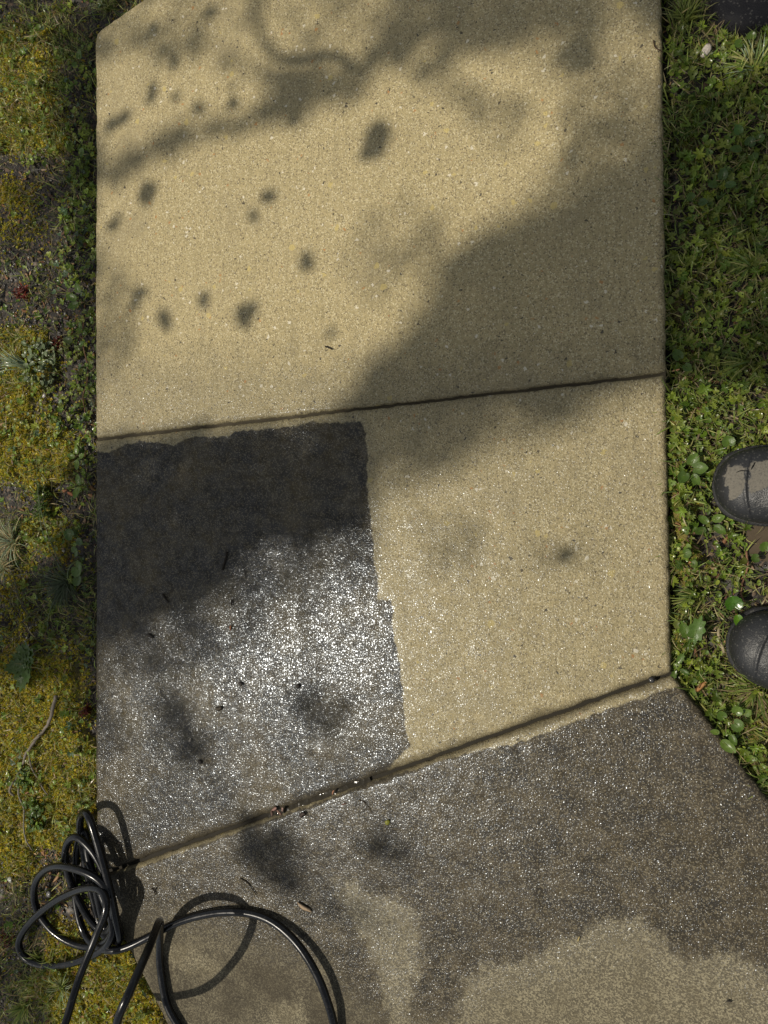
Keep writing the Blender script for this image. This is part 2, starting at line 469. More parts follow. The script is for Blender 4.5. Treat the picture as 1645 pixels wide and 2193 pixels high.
def water_mat(name, col, rough=.06):
    m, nt, p = new_mat(name); b = NB(nt)
    geo = b.n('ShaderNodeTexCoord').outputs['Object']
    n = b.noise(geo, 45, 3)
    nt.links.new(b.mix(n, col, tuple(x * 1.8 for x in col)), p.inputs['Base Color'])
    p.inputs['Roughness'].default_value = rough; p.inputs['IOR'].default_value = 1.33
    nt.links.new(b.bump(b.noise(geo, 70, 2), .0006), p.inputs['Normal'])
    return m
M_CON = concrete(); M_SOIL = soil_mat()
M_LEAF = leafy('leaf'); M_WET = leafy('wet_leaf', .40, .28, .45); M_GRASS = leafy('grass_blade', .45, .3, .4); M_MOSS = leafy('moss_leaf', .65, .25, .25)
M_LIT = solidcol('dead_leaf', .65, .35); M_STONE = solidcol('stone', .5, .5, 260, .0012, .6); M_BARK = solidcol('bark', .85, .2, 90, .002)

# ------------------------------------------------------------------ the path: three poured slabs
RE = 0.009
def polyl(px, n):
    P = gpoly(px); d = np.concatenate([[0], np.cumsum(np.linalg.norm(np.diff(P, axis=0), axis=1))])
    return P, d
def axis(L, step=.0055):
    e = [0, 0, .0006, .0016, .003, .005, .0075, .0105]
    mid = np.arange(.0155, L - .013, step)
    a = np.concatenate([e, mid, [L - x for x in e[::-1]]])
    sk = np.zeros(len(a)); sk[0] = 1; sk[-1] = 1
    return a, sk
# dirt outline of the unwashed half of the middle slab, in photograph pixels
DIRT2 = [(150, 985), (205, 966), (232, 969), (262, 953), (300, 944), (345, 947), (372, 955), (387, 944), (410, 936), (440, 934), (488, 935), (500, 925), (530, 921), (590, 917), (640, 911), (668, 903), (690, 904), (720, 902), (733, 908), (745, 903), (774, 901),
         (782, 925), (788, 960), (790, 985), (786, 1010), (788, 1060), (795, 1110), (798, 1150), (801, 1190), (808, 1230), (811, 1260), (808, 1283), (838, 1285), (841, 1310), (843, 1360), (855, 1420), (862, 1470), (866, 1520), (870, 1570), (880, 1597), (860, 1615), (838, 1641), (815, 1665), (700, 1760), (150, 1990)]
DIRT3 = [(100, 1900), (300, 1858), (600, 1748), (850, 1655), (900, 1646), (950, 1626), (1040, 1603), (1090, 1597), (1180, 1564), (1290, 1523), (1390, 1489), (1445, 1470), (2100, 1700), (2800, 2700), (2600, 3100), (100, 3100)]
PALE = [[(712, 1890), (760, 1885), (790, 1915), (850, 1925), (885, 1950), (903, 2010), (898, 2080), (880, 2140), (872, 2300), (850, 2300), (835, 2193), (815, 2100), (775, 2010), (740, 1950)],
        [(965, 2170), (985, 2090), (1030, 2055), (1110, 2050), (1170, 2010), (1230, 1985), (1300, 1950), (1380, 1955), (1430, 2000), (1470, 2040), (1560, 2020), (1700, 2100), (1700, 2400), (930, 2400)],
        [(300, 2000), (400, 1990), (480, 2040), (520, 2080), (480, 2130), (360, 2100)], [(560, 2120), (660, 2110), (690, 2193), (680, 2300), (520, 2300)]]
PALE_OFF = [0, -.012, -.03, -.03]
WET3 = [(150, 1800), (300, 1875), (420, 1885), (540, 1925), (640, 1960), (700, 1950), (770, 2030), (850, 2090), (930, 2090), (990, 2030), (1120, 2000), (1280, 1930), (1420, 1950), (1560, 2000), (1800, 2120), (2100, 1700), (1440, 1400), (150, 1700)]
def slab(left, right, wetf, dirtf, palef, joint_top, joint_bot, nv_seed):
    PL, dl = polyl(left, 0); PR, dr = polyl(right, 0)
    Lu = 1.22; Lv = max(dl[-1], dr[-1])
    au, su = axis(Lu); av, sv = axis(Lv)
    fv = av / Lv
    Lp = np.stack([np.interp(fv * dl[-1], dl, PL[:, k]) for k in (0, 1)], -1)
    Rp = np.stack([np.interp(fv * dr[-1], dr, PR[:, k]) for k in (0, 1)], -1)
    fu = au / Lu
    XY = Lp[:, None] * (1 - fu[None, :, None]) + Rp[:, None] * fu[None, :, None]
    x, y = XY[..., 0], XY[..., 1]
    wid = np.linalg.norm(Rp - Lp, axis=1)[:, None]
    hgt = (np.linalg.norm(np.diff(Lp, axis=0), axis=1).sum() * (1 - fu) + np.linalg.norm(np.diff(Rp, axis=0), axis=1).sum() * fu)[None]
    du = np.minimum(fu, 1 - fu)[None] * wid; dv = np.minimum(fv, 1 - fv)[:, None] * hgt
    prof = lambda d, r: -(r - np.sqrt(np.maximum(0, r * r - np.maximum(0, r - d) ** 2)))
    wobr = 1 + .7 * (vnoise(x, y, .02) - .5)
    z = prof(du, RE * wobr) + prof(dv, (RE + np.where((fv[:, None] < .5) == (nv_seed == 3), .004, -.002) * (nv_seed > 1)) * wobr)
    z = z + .0035 * (fbm(x, y, .35) - .5) + .0008 * (vnoise(x, y, .02) - .5)
    # ragged arris
    k = np.exp(-np.minimum(du, dv) / .01)
    ox = (fbm(x, y, .014) - .5) * .0045 * k; oy = (fbm(x + 5, y, .014) - .5) * .0045 * k
    z = np.where((su[None] > 0) | (sv[:, None] > 0), -.13, z)
    V = np.stack([x + ox, y + oy, z], -1).reshape(-1, 3)
    nv, nu = len(av), len(au)
    i = np.arange(nv - 1)[:, None] * nu; j = np.arange(nu - 1)[None]
    F = np.stack([i + j, i + nu + j, i + nu + j + 1, i + j + 1], -1).reshape(-1, 4)
    xf, yf = x.ravel(), y.ravel()
    ju = fv[:, None] * hgt
    eg = np.zeros_like(x)
    if joint_top: eg = np.maximum(eg, (.28 if nv_seed == 2 else 1) * smooth(.018, .002, fv[:, None] * hgt + .012 * (vnoise(x, y, .04) - .5)))
    if joint_bot: eg = np.maximum(eg, (.3 if nv_seed == 1 else 1) * smooth(.020, .002, (1 - fv[:, None]) * hgt + .014 * (vnoise(x, y, .04) - .5)))
    eg = np.maximum(eg, .5 * smooth(.012, .001, du + .008 * (vnoise(x, y, .03) - .5)))
    return mesh_obj('path', V, F, M_CON, attrs=dict(film=filmf(xf, yf, nv_seed), lite=np.full(len(xf), 1.0 if nv_seed == 3 else 0.0), wet=wetf(xf, yf), dirt=dirtf(xf, yf), pale=palef(xf, yf), edge=eg.ravel()))
def filmf(x, y, k):
    """how bumpy the water film is: thick and flat where the spray pooled, thin over the grains lower down"""
    u, v = px_of(x, y)
    f = .58 + .36 * smooth(1380, 1640, v + .25 * (600 - u)) + .25 * (fbm(x, y, .09) - .5)
    return f if k == 2 else (.60 + .34 * smooth(1740, 2000, v + .12 * (u - 800)) if k == 3 else f * 0 + .8)
def px_of(x, y): return pix(np.stack([x, y, 0 * x], -1))
def wet1(x, y):
    u, v = px_of(x, y)
    return .12 + .46 * smooth(620, 900, v)
def wet2(x, y): return .50 + .48 * smooth(-.02, .02, sdist(gpoly(DIRT2), x, y)) + 0 * x
def wet3(x, y):
    return smooth(-.20, .03, sdist(gpoly(WET3), x, y))
none = lambda x, y: np.full(np.shape(x), -1.0)
def pale3(x, y):
    d = np.full(np.shape(x), -1.0)
    for p, o in zip(PALE, PALE_OFF): d = np.maximum(d, sdist(gpoly(p), x, y) + o)
    return d
SL1 = dict(left=[(690, -280), (304, 0), (216, 62), (206, 74), (203, 90), (203, 938)], right=[(1410, -280), (1416, 70), (1420, 400), (1425, 797)])
SL2 = dict(left=[(203, 944), (203, 1400), (204, 1700), (205, 1874)], right=[(1425, 803), (1430, 1100), (1437, 1440)])
SL3 = dict(left=[(206, 1881), (273, 2030), (354, 2190), (480, 2440), (660, 2760)], right=[(1438, 1447), (1530, 1562), (1600, 1655), (1655, 1725), (1950, 2150), (2330, 2660)])
SL0 = dict(left=[(1300, -760), (692, -286)], right=[(1880, -640), (1412, -286)])
s0 = tag(slab(**SL0, wetf=lambda x, y: .1 + 0 * x, dirtf=none, palef=none, joint_top=0, joint_bot=1, nv_seed=4), kind='structure')
s1 = tag(slab(**SL1, wetf=wet1, dirtf=none, palef=none, joint_top=0, joint_bot=1, nv_seed=1), kind='structure')
s2 = tag(slab(**SL2, wetf=wet2, dirtf=lambda x, y: sdist(gpoly(DIRT2), x, y), palef=none, joint_top=1, joint_bot=1, nv_seed=2), kind='structure')
s3 = tag(slab(**SL3, wetf=wet3, dirtf=lambda x, y: sdist(gpoly(DIRT3), x, y), palef=pale3, joint_top=1, joint_bot=0, nv_seed=3), kind='structure')
PATH_POLY = np.vstack([gpoly(SL0['left'] + SL1['left'] + SL2['left'] + SL3['left']), gpoly((SL0['right'] + SL1['right'] + SL2['right'] + SL3['right'])[::-1])])
def path_sd(x, y): return sdist(PATH_POLY, x, y)

# wet silt lying in the two joints
def strip(name, pts, w, z, mat, seg=90, wob=.3):
    P = np.array([[*gpoly([p])[0]] for p in pts]); d = np.concatenate([[0], np.cumsum(np.linalg.norm(np.diff(P, axis=0), axis=1))])
    t = np.linspace(0, d[-1], seg); Q = np.stack([np.interp(t, d, P[:, 0]), np.interp(t, d, P[:, 1])], -1)
    T = np.gradient(Q, axis=0); T /= np.linalg.norm(T, axis=1)[:, None]; N = np.stack([-T[:, 1], T[:, 0]], -1)
    V = []
    for s in (-1, -.5, 0, .5, 1):
        ww = w * (1 + wob * (vnoise(Q[:, 0], Q[:, 1] + s, .02) - .5) * 2) * s
        zz = z + .0015 * (vnoise(Q[:, 0] * 1.0 + s, Q[:, 1], .008) - .5) * 2 - .003 * abs(s) * 0
        V.append(np.concatenate([Q + N * ww[:, None], zz[:, None]], -1))
    V = np.stack(V, 1).reshape(-1, 3); i = np.arange(seg - 1)[:, None] * 5; j = np.arange(4)[None]
    F = np.stack([i + j, i + 5 + j, i + 6 + j, i + j + 1], -1).reshape(-1, 4)
    return mesh_obj(name, V, F, mat)
m_silt = water_mat('silt', (.013, .0105, .006), .75)
m_jw = water_mat('joint_water', (.02, .017, .011), .09)
tag(strip('soil_strip', [(203, 941), (1425, 800)], .014, -.0085, water_mat('dry_silt', (.045, .037, .023), .8)), kind='structure')
tag(strip('soil_strip', [(205, 1878), (1438, 1443.5)], .016, -.0125, m_silt), kind='structure')
tag(strip('water', [(570, 1749), (660, 1717), (790, 1671)], .0105, -.0065, m_jw, 120, .5), kind='structure')

# ------------------------------------------------------------------ ground sheet
MOSSY = [(0, 1440, 205, 1830, .95), (0, 860, 60, 1010, .9), (40, 900, 150, 1040, .8), (0, 700, 120, 900, .55), (0, 60, 120, 300, .6), (0, 360, 60, 520, .4), (60, 1090, 130, 1180, .7), (80, 1990, 210, 2110, .9),
         (190, 1980, 350, 2193, .95), (90, 2080, 330, 2260, .8), (0, 1700, 60, 1900, .8), (1436, 860, 1500, 1420, .8), (1436, 200, 1500, 860, .4), (1460, 1500, 1645, 1780, .5), (0, 1180, 60, 1450, .4), (60, 1370, 190, 1480, .45)]
def box_mask(boxes, u, v, soft=28.0):
    u = np.clip(u, 30, 1615) + 70 * (vnoise(u, v, 70.0) - .5) + 24 * (vnoise(u + 900, v, 22.0) - .5); v = np.clip(v, 30, 2163) + 110 * (vnoise(u, v + 700, 70.0) - .5)
    m = np.zeros(np.shape(u))
    for x0, y0, x1, y1, a in boxes:
        x0 = -200 if x0 <= 0 else x0; y0 = -200 if y0 <= 0 else y0; x1 = 1900 if x1 >= 1645 else x1; y1 = 2500 if y1 >= 2193 else y1
        d = np.minimum(np.minimum(u - x0, x1 - u), np.minimum(v - y0, y1 - v))
        m = np.maximum(m, a * smooth(-soft, soft, d))
    return m
def mossy(x, y):
    u, v = px_of(x, y)
    out = smooth(0, 90, np.maximum(np.maximum(-u, u - 1645), np.maximum(-v, v - 2193)))
    return (box_mask(MOSSY, u, v) * (1 - out) + out * 1.1 * smooth(.35, .65, fbm(x, y, .3))) * (.55 + .9 * fbm(x, y, .06))
def ground_z(x, y):
    z = -.029 + .012 * (fbm(x, y, .12) - .5) * 2 + .006 * (vnoise(x, y, .025) - .5) * 2
    d = -path_sd(x, y)                                  # metres outside the path
    z = z + .018 * smooth(.3, .8, mossy(x, y))
    z = z - .016 * np.exp(-np.maximum(d, 0) / .010)
    return np.where(d < -.004, -.085, z)
def verge_z(x, y): return np.maximum(ground_z(x, y), -.036)
fx = np.concatenate([[-60, -25, -12, -7, -4.5, -3.4, -2.8], np.arange(-2.5, .7, .008), [.8, 1, 1.5, 3, 6, 12, 25, 60]])
fy = np.concatenate([[-60, -25, -12, -6, -3.2, -2.4, -2.0], np.arange(-1.75, 1.75, .008), [1.9, 2.3, 3.2, 6, 12, 25, 60]])
gx, gy = np.meshgrid(fx, fy)
far = (np.abs(gx + .9) > 1.65) | (np.abs(gy) > 1.8)
gm = np.where(far, .45, mossy(gx, gy)); gz = np.where(far, -.04 + 0 * gx, ground_z(gx, gy))
nx, ny = len(fx), len(fy)
i = np.arange(ny - 1)[:, None] * nx; j = np.arange(nx - 1)[None]
GF = np.stack([i + j, i + j + 1, i + nx + j + 1, i + nx + j], -1).reshape(-1, 4)
tag(mesh_obj('ground', np.stack([gx, gy, gz], -1).reshape(-1, 3), GF, M_SOIL, attrs=dict(moss=gm.ravel())), kind='structure')

# ------------------------------------------------------------------ ground cover on both sides
X0, X1, Y0, Y1 = -2.35, .62, -1.65, 1.65
PUDDLE = [(1597, 1122), (1625, 1114), (1700, 1112), (1740, 1150), (1700, 1190), (1650, 1198), (1612, 1186), (1600, 1160), (1606, 1140)]
PUD = gpoly(PUDDLE, -.03)
SHEET_PX = [(1505, -40), (1512, 22), (1530, 52), (1552, 66), (1590, 72), (1640, 66), (1700, 62), (1780, 20), (1790, -120), (1520, -140)]
SHEET = gpoly(SHEET_PX, -.02)
def points(n, side, dens=None, clear=.004):
    n = int(n * 1.9)
    """n tries spread over one verge; kept by density in photograph space"""
    if side == 'left': x = rng.uniform(X0, -.80, n)
    else: x = rng.uniform(-.80, X1, n)
    y = rng.uniform(Y0, Y1, n)
    d = -path_sd(x, y)
    k = d > clear
    k &= ~inpoly(PUD, x, y) & ~inpoly(SHEET, x, y)
    x, y = x[k], y[k]
    u, v = px_of(x, y)
    inside = (u > -60) & (u < 1705) & (v > -60) & (v < 2253)
    pr = np.ones(len(x)) if dens is None else dens(u, v, x, y)
    if dens is not None: pr = np.where(inside, pr, np.maximum(pr, .45 * smooth(.3, .6, fbm(x + 3, y, .12))))
    k = rng.random(len(x)) < pr * np.where(inside, 1, .55)
    x, y = x[k], y[k]
    return np.stack([x, y, verge_z(x, y)], -1)
def pick(cols, n, var=.25):
    c = np.array(cols, float)[rng.integers(0, len(cols), n)]
    return c * rng.uniform(1 - var, 1 + var, (n, 1)) * rng.uniform(.93, 1.07, (n, 3))
def cover(T, P, smin, smax, tmin, tmax, cols, var=.25, dz=0.0, flat=None):
    n = len(P); P = P.copy(); P[:, 2] += dz if np.ndim(dz) == 0 else dz
    s = rng.uniform(smin, smax, n)
    if flat is not None: s = np.stack([s, s * rng.uniform(*flat, n), s], -1)
    return scatter(T, P, s, rng.uniform(0, 2 * np.pi, n), rng.uniform(tmin, tmax, n), rng.uniform(0, 2 * np.pi, n), pick(cols, n, var))
def split(P, k):
    idx = rng.integers(0, k, len(P)); return [P[idx == i] for i in range(k)]
YEL = [(0.4644, 0.3913, 0.0367), (0.5883, 0.4997, 0.0531), (0.3715, 0.3498, 0.0367), (0.2631, 0.2915, 0.0408), (0.4489, 0.3165, 0.0367), (0.7121, 0.6161, 0.1225)]
GRN = [(0.1313, 0.196, 0.0224), (0.175, 0.2352, 0.0308), (0.0963, 0.1568, 0.0196), (0.245, 0.2979, 0.0392), (0.1575, 0.1803, 0.0308)]
GRASSC = [(0.2028, 0.2621, 0.0501), (0.2808, 0.3203, 0.0786), (0.156, 0.2184, 0.0429), (0.3744, 0.364, 0.1287), (0.1404, 0.2038, 0.0572)]
STRAW = [(0.414, 0.3312, 0.1656), (0.3312, 0.2622, 0.138), (0.4968, 0.414, 0.2346), (0.276, 0.207, 0.1104)]
DEAD = [(.19, .09, .04), (.26, .14, .065), (.12, .06, .035), (.33, .22, .12), (.22, .16, .10)]
BLUEG = [(.09, .14, .07), (.13, .18, .11), (.07, .12, .05)]
def dmoss(u, v, x, y): return np.clip(mossy(x, y) * 1.6 - .12, .04, 1)
mossT = [t_moss(7, s) for s in range(4)]
for side, ntry in (('left', 190000), ('right', 80000)):
    parts = [cover(T, P, .0035, .0068, 0, .5, YEL if side == 'left' else YEL[2:4] + GRN[:2] + GRN[3:4], .35, -.0005) for T, P in zip(mossT, split(points(ntry, side, dmoss), 4))]
    tag(mesh_obj('moss', *join(parts)[:2], M_MOSS, join(parts)[2] if False else None) if False else mesh_obj('moss', *(lambda j: (j[0], j[1], M_MOSS, j[2]))(join(parts))), 'yellow green moss carpet growing on the verge left of the path' if side == 'left' else 'green moss growing along the right edge of the path', 'moss', kind='stuff')
blT = [t_blade(b_, w_) for b_, w_ in ((.5, .030), (1.0, .028), (1.6, .030), (2.1, .022))]
GL = [(0, 1080, 75, 1230, 1), (0, 740, 70, 800, .5), (0, 80, 200, 300, .55), (60, 1200, 190, 1380, .5), (0, 2000, 130, 2193, .75), (0, 1500, 200, 1800, .10), (150, 1480, 203, 1760, .45), (0, 0, 300, 90, .7), (0, 1880, 60, 2193, .6), (180, 2050, 300, 2193, .25), (100, 300, 203, 520, .25), (0, 960, 200, 1100, .25)]
def dgl(u, v, x, y): return np.clip(box_mask(GL, u, v) + .16, 0, 1) * (.3 + .7 * smooth(.35, .6, fbm(x, y, .05))) * np.where((u < 0) | (v < 0) | (v > 2193), .6, 1)
GR = [(1430, 0, 1645, 260, .9), (1560, 120, 1645, 220, 1), (1500, 480, 1645, 700, 1), (1440, 860, 1645, 1110, .6), (1470, 1180, 1560, 1420, .8), (1500, 1400, 1645, 1560, .8), (1436, 200, 1645, 900, .5), (1450, 1440, 1645, 1740, .45)]
def dgr(u, v, x, y): return np.clip(box_mask(GR, u, v) + .3, 0, 1) * (.35 + .65 * smooth(.3, .55, fbm(x, y, .05)))
for side, ntry, df in (('left', 75000, dgl), ('right', 95000, dgr)):
    parts = []
    for T, P in zip(blT, split(points(ntry, side, df, -.002), 4)):
        parts.append(cover(T, P, .016, .044, .1, 1.0, GRASSC, .35))
    for T, P in zip(blT[1:], split(points(ntry // 3, side, df, .006), 3)):
        parts.append(cover(T, P, .015, .045, .5, 1.35, STRAW, .3, .004))
    # blades leaning over the edge of the path
    q = gpoly((SL1['left'] + SL2['left'] + SL3['left']) if side == 'left' else (SL1['right'] + SL2['right'] + SL3['right']))
    dd = np.concatenate([[0], np.cumsum(np.linalg.norm(np.diff(q, axis=0), axis=1))]); tt = rng.uniform(0, dd[-1], 1500)
    sg = -1 if side == 'left' else 1
    P = np.stack([np.interp(tt, dd, q[:, 0]) + sg * rng.uniform(.003, .014, 1500), np.interp(tt, dd, q[:, 1]), np.full(1500, -.026)], -1)
    P = P[vnoise(P[:, 0] * 3, P[:, 1], .05) > .55]; n_ = len(P); hd = (0 if side == 'left' else np.pi) + rng.normal(0, .7, n_)
    parts.append(scatter(blT[1], P, rng.uniform(.022, .046, n_), hd, rng.uniform(.1, .6, n_), hd, pick(GRASSC + STRAW[:1], n_, .3)))
    j = join(parts)
    tag(mesh_obj('grass', j[0], j[1], M_GRASS, j[2]), 'thin grass and straw growing on the verge left of the path' if side == 'left' else 'short green grass growing right of the path around the boots', 'grass', kind='stuff')
# low broad leaved weeds: clover, ground ivy, chickweed
oval = t_disc(8, 0, 1, 0, .1, 1, .62, .1); heart = t_disc(10, .05, 3, .35, .12, 1, .95); roundl = t_disc(18, .07, 9, .5, .25, 1, 1.1)
clover = t_multi(heart, [0, 2.1, 4.2], tilt=.18); chick = t_multi(oval, [0, 1.57, 3.14, 4.71], [1, .8, 1, .8], .3)
lance = t_disc(10, .0, 1, 0, .25, 1, .42, .35); ferny = t_multi(lance, [-.9, -.45, 0, .45, .9, 2.2, 3.3, 4.1], None, .3)
WL = [(130, 100, 205, 960, 1), (60, 60, 205, 330, .5), (0, 30, 205, 250, .3), (90, 220, 140, 300, .6), (60, 740, 130, 900, .55), (150, 930, 205, 1010, 1), (150, 1480, 205, 1790, .8), (60, 1200, 205, 1420, .4), (30, 1640, 100, 1780, .5), (0, 850, 140, 960, .35), (60, 1050, 150, 1150, .5), (0, 550, 150, 700, .12), (150, 1880, 220, 2060, .3), (100, 2000, 330, 2193, .15)]
def dwl(u, v, x, y): return np.clip(box_mask(WL, u, v, 18) + .03, 0, 1) * (.25 + .75 * smooth(.3, .55, fbm(x, y, .045)))
WR = [(1440, 60, 1645, 480, .9), (1490, 200, 1645, 470, 1), (1436, 440, 1645, 900, .6), (1440, 880, 1645, 1120, .75), (1440, 1100, 1600, 1250, .35), (1440, 1250, 1560, 1420, .25), (1440, 1420, 1645, 1560, .45), (1450, 1560, 1645, 1780, 1)]
def dwr(u, v, x, y): return np.clip(box_mask(WR, u, v, 18) + .15, 0, 1) * (.3 + .7 * smooth(.25, .5, fbm(x, y, .045)))
for side, ntry, df in (('left', 26000, dwl), ('right', 42000, dwr)):
    parts = []
    for T, P, a, b_, tl in zip((clover, chick, roundl, oval, ferny), split(points(ntry, side, df, -.005), 5), (.0045, .005, .005, .005, .006), (.009, .010, .0125, .011, .012), (.5, .6, .7, .8, .5)):
        parts.append(cover(T, P, a, b_, 0, tl, GRN if side == 'right' else GRN + GRN + BLUEG[:1], .35, rng.uniform(.004, .02, len(P))))
    j = join(parts)
    tag(mesh_obj('ground_cover', j[0], j[1], M_WET, j[2]), 'small leafy weeds growing along the left edge of the path' if side == 'left' else 'clover and ground ivy leaves growing right of the path', 'weeds', kind='stuff')
# litter of dead leaf scraps, wood chips and bits of gravel
LL = [(0, 540, 205, 740, .9), (60, 1840, 200, 1990, 1), (0, 400, 205, 560, .5), (140, 1040, 205, 1180, .9), (0, 880, 205, 1000, .35), (100, 2000, 200, 2100, .6), (0, 1880, 150, 2193, .5), (60, 1130, 140, 1400, .4), (0, 100, 200, 400, .4), (0, 1450, 205, 1850, .12)]
def dll(u, v, x, y): return np.clip(box_mask(LL, u, v) * .45 + .05, 0, 1)
LR = [(1470, 1170, 1600, 1480, 1), (1500, 1400, 1645, 1560, .8), (1540, 1580, 1645, 1640, .5), (1436, 500, 1645, 1000, .3), (1440, 900, 1645, 1200, .35)]
def dlr(u, v, x, y): return np.clip(box_mask(LR, u, v) + .08, 0, 1)
chipT = [t_chip(s) for s in range(4)]; rockT = [t_rock(s, .6, 0) for s in range(4)]
for side, ntry, df in (('left', 16000, dll), ('right', 12000, dlr)):
    parts = [cover(T, P, .004, .017, 0, .5, DEAD, .45, .002, (.7, 2.2)) for T, P in zip(chipT, split(points(ntry, side, df, .003), 4))]
    j = join(parts)
    tag(mesh_obj('leaf_litter', j[0], j[1], M_LIT, j[2]), 'brown leaf scraps and wood chips littering the left verge' if side == 'left' else 'brown leaf scraps lying between weeds near the boots', 'leaf litter', kind='stuff')
GV = [(0, 540, 160, 740, .9), (60, 1850, 170, 1990, 1), (120, 1040, 205, 1200, .8), (130, 440, 205, 600, .7), (0, 2080, 100, 2193, .4), (0, 1280, 40, 1400, .7), (150, 200, 203, 380, .4)]
parts = [cover(T, P, .003, .011, 0, .5, [(.12, .107, .092), (.07, .061, .052), (.24, .215, .18), (.035, .031, .026)], .3, .001, (.6, 1)) for T, P in zip(rockT, split(points(13000, 'left', lambda u, v, x, y: np.clip(box_mask(GV, u, v) + .03, 0, 1)), 4))]
j = join(parts)
tag(mesh_obj('gravel', j[0], j[1], M_STONE, j[2], smooth_=False), 'dark wet gravel lying on bare soil left of the path', 'gravel', kind='stuff')

crumb = [t_rock(s + 40, .7, 0) for s in range(3)]
for side, ntry in (('left', 26000), ('right', 14000)):
    parts = [cover(T, P, .0025, .008, 0, .8, [(.020, .016, .012), (.034, .027, .019), (.013, .011, .009), (.06, .046, .032)], .3, .0, (.6, 1)) for T, P in zip(crumb, split(points(ntry, side, None, .001), 3))]
    j = join(parts)
    tag(mesh_obj('soil_crumbs', j[0], j[1], M_STONE, j[2], smooth_=False), 'dark damp soil crumbs between moss and weeds on the left verge' if side == 'left' else 'dark damp soil crumbs between grass on the right verge', 'soil', kind='stuff')

# ------------------------------------------------------------------ single plants
def gp(u, v, dz=0.0):
    """point on the verge soil seen at photograph pixel (u, v)"""
    p = at(u, v, -.02)
    for _ in range(3): p = at(u, v, float(ground_z(p[:1], p[1:2])[0]))
    p = p.copy(); p[2] += dz
    return p
def fine_leaf(kind):
    n = 40
    if kind == 'round': return t_disc(n, .05, 12, .55, .22, 1, 1.05)
    if kind == 'oval': return t_disc(n, .015, 9, .1, .18, 1, .68, .18)
    if kind == 'heart': return t_disc(n, .02, 10, .35, .2, 1, .85, .2)
    if kind == 'lobed': return t_disc(n, .16, 9, 0, .15, 1, .55, .1)
    if kind == 'lance': return t_disc(n, .0, 1, 0, .2, 1, .3, .3)
def place_leaf(kind, base, heading, L, tilt=.15, up=.012, stalk=True, col=(.06, .11, .015), W=1.0):
    """one leaf blade whose stalk end stands at base; heading in radians on the ground"""
    V, F, S = fine_leaf(kind)
    V = V * [L, L * W, L]
    M = rotmats(np.array([heading]), np.array([-tilt]), np.array([heading]))[0]
    V = V @ M.T + base + [0, 0, up]
    rib = np.abs(fine_leaf(kind)[0][:, 1]) < .02
    P = [(V, F, np.array(col)[None] * S[:, None] * np.where(rib, 1.35, 1)[:, None])]
    if stalk:
        h = np.array([math.cos(heading), math.sin(heading), 0])
        c = catmull([base - h * L * .35 - [0, 0, .004], base - h * L * .1 + [0, 0, up * .6], base + [0, 0, up], base + h * L * .5 + [0, 0, up + math.sin(tilt) * L * .5 + .0003]], .004)
        tv, tf = tube(c, np.linspace(.0010, .0005, len(c)), 6)
        P.append((tv, tf, np.array(col) * [1.6, 1.25, 1.2]))
    return P
def plant(name, label, cat, px, leaves, mat=None, group=None, dz=0.0):
    """leaves: list of (kind, du, dv, heading_deg, length_m, tilt, up, colour)"""
    parts = []; b0 = gp(*px, dz)
    for kind, du, dv, hd, L, tl, up, c in leaves:
        parts += place_leaf(kind, gp(px[0] + du, px[1] + dv, dz), R(hd), L * (.78 if px[0] > 1000 else 1), tl, up, True, c)
    V, F, C = join(parts)
    o = mesh_obj(name, V - b0, F, mat or M_WET, C); o.location = b0
    return tag(o, label, cat, group)
G1, G2, G3, G4, G5 = (.062, .112, .015), (.085, .145, .021), (.045, .090, .016), (.115, .18, .028), (.14, .18, .09)
# the rosette of scalloped leaves, a plant with leaves one can count
b0 = gp(62, 1418)
ros = tag(empty('rosette_weed', b0), 'green rosette weed of scalloped leaves on shaded moss left of the path', 'weed')
for hd, L in ((150, .036), (200, .050), (235, .040), (110, .044), (80, .048), (50, .044), (20, .036), (265, .062), (300, .045), (335, .030)):
    V, F, C = join(place_leaf('lobed', np.zeros(3), R(hd), L, .12 + random.uniform(-.1, .15), .012, False, np.array(G1) * random.uniform(.85, 1.25), 1.15))
    mesh_obj('leaf', V, F, M_WET, C, parent=ros)
plant('broadleaf_weed', 'two crinkled green leaves overhanging the left edge of the dark stained slab', 'weed', (178, 1200), [('round', 2, 6, -40, .036, .2, .03, G2), ('round', 0, -14, 40, .024, .25, .03, G1), ('round', 4, 30, -70, .026, .2, .024, G1)])
plant('broadleaf_weed', 'dim olive leaf pair above the crinkled leaves by the stained slab', 'weed', (176, 1150), [('round', 0, 0, 150, .026, .2, .024, G3), ('oval', 4, 6, -15, .026, .2, .024, G3)])
plant('broadleaf_weed', 'bright yellow green sprig at the left end of the upper joint', 'weed', (185, 975), [('oval', 0, 0, 80, .020, .2, .03, G4), ('oval', -4, 6, 160, .018, .25, .03, G4), ('oval', 5, 5, 10, .018, .2, .03, G4), ('oval', 0, 12, -80, .022, .2, .028, G4)])
plant('broadleaf_weed', 'pale green leaf pair hugging the left edge of the stained slab', 'weed', (190, 1040), [('oval', 0, 0, 85, .024, .2, .03, G4), ('oval', -2, 4, -100, .026, .2, .03, G4)])
plant('broadleaf_weed', 'small heart shaped leaf beside the top left part of the clean slab', 'weed', (188, 142), [('heart', 0, 0, 70, .020, .2, .028, G2), ('heart', -4, 6, 200, .014, .2, .026, G2)])
plant('broadleaf_weed', 'lone round leaf against the clean slab edge beside dark soil', 'weed', (188, 340), [('round', 0, 0, 10, .019, .2, .026, G2)])
plant('broadleaf_weed', 'glossy dark green leaves beside the clean slab below the red weed', 'weed', (186, 648), [('oval', 0, 0, 160, .026, .2, .03, G2), ('oval', 2, 8, 200, .026, .2, .028, G1), ('oval', 4, -14, 100, .022, .3, .028, G2)])
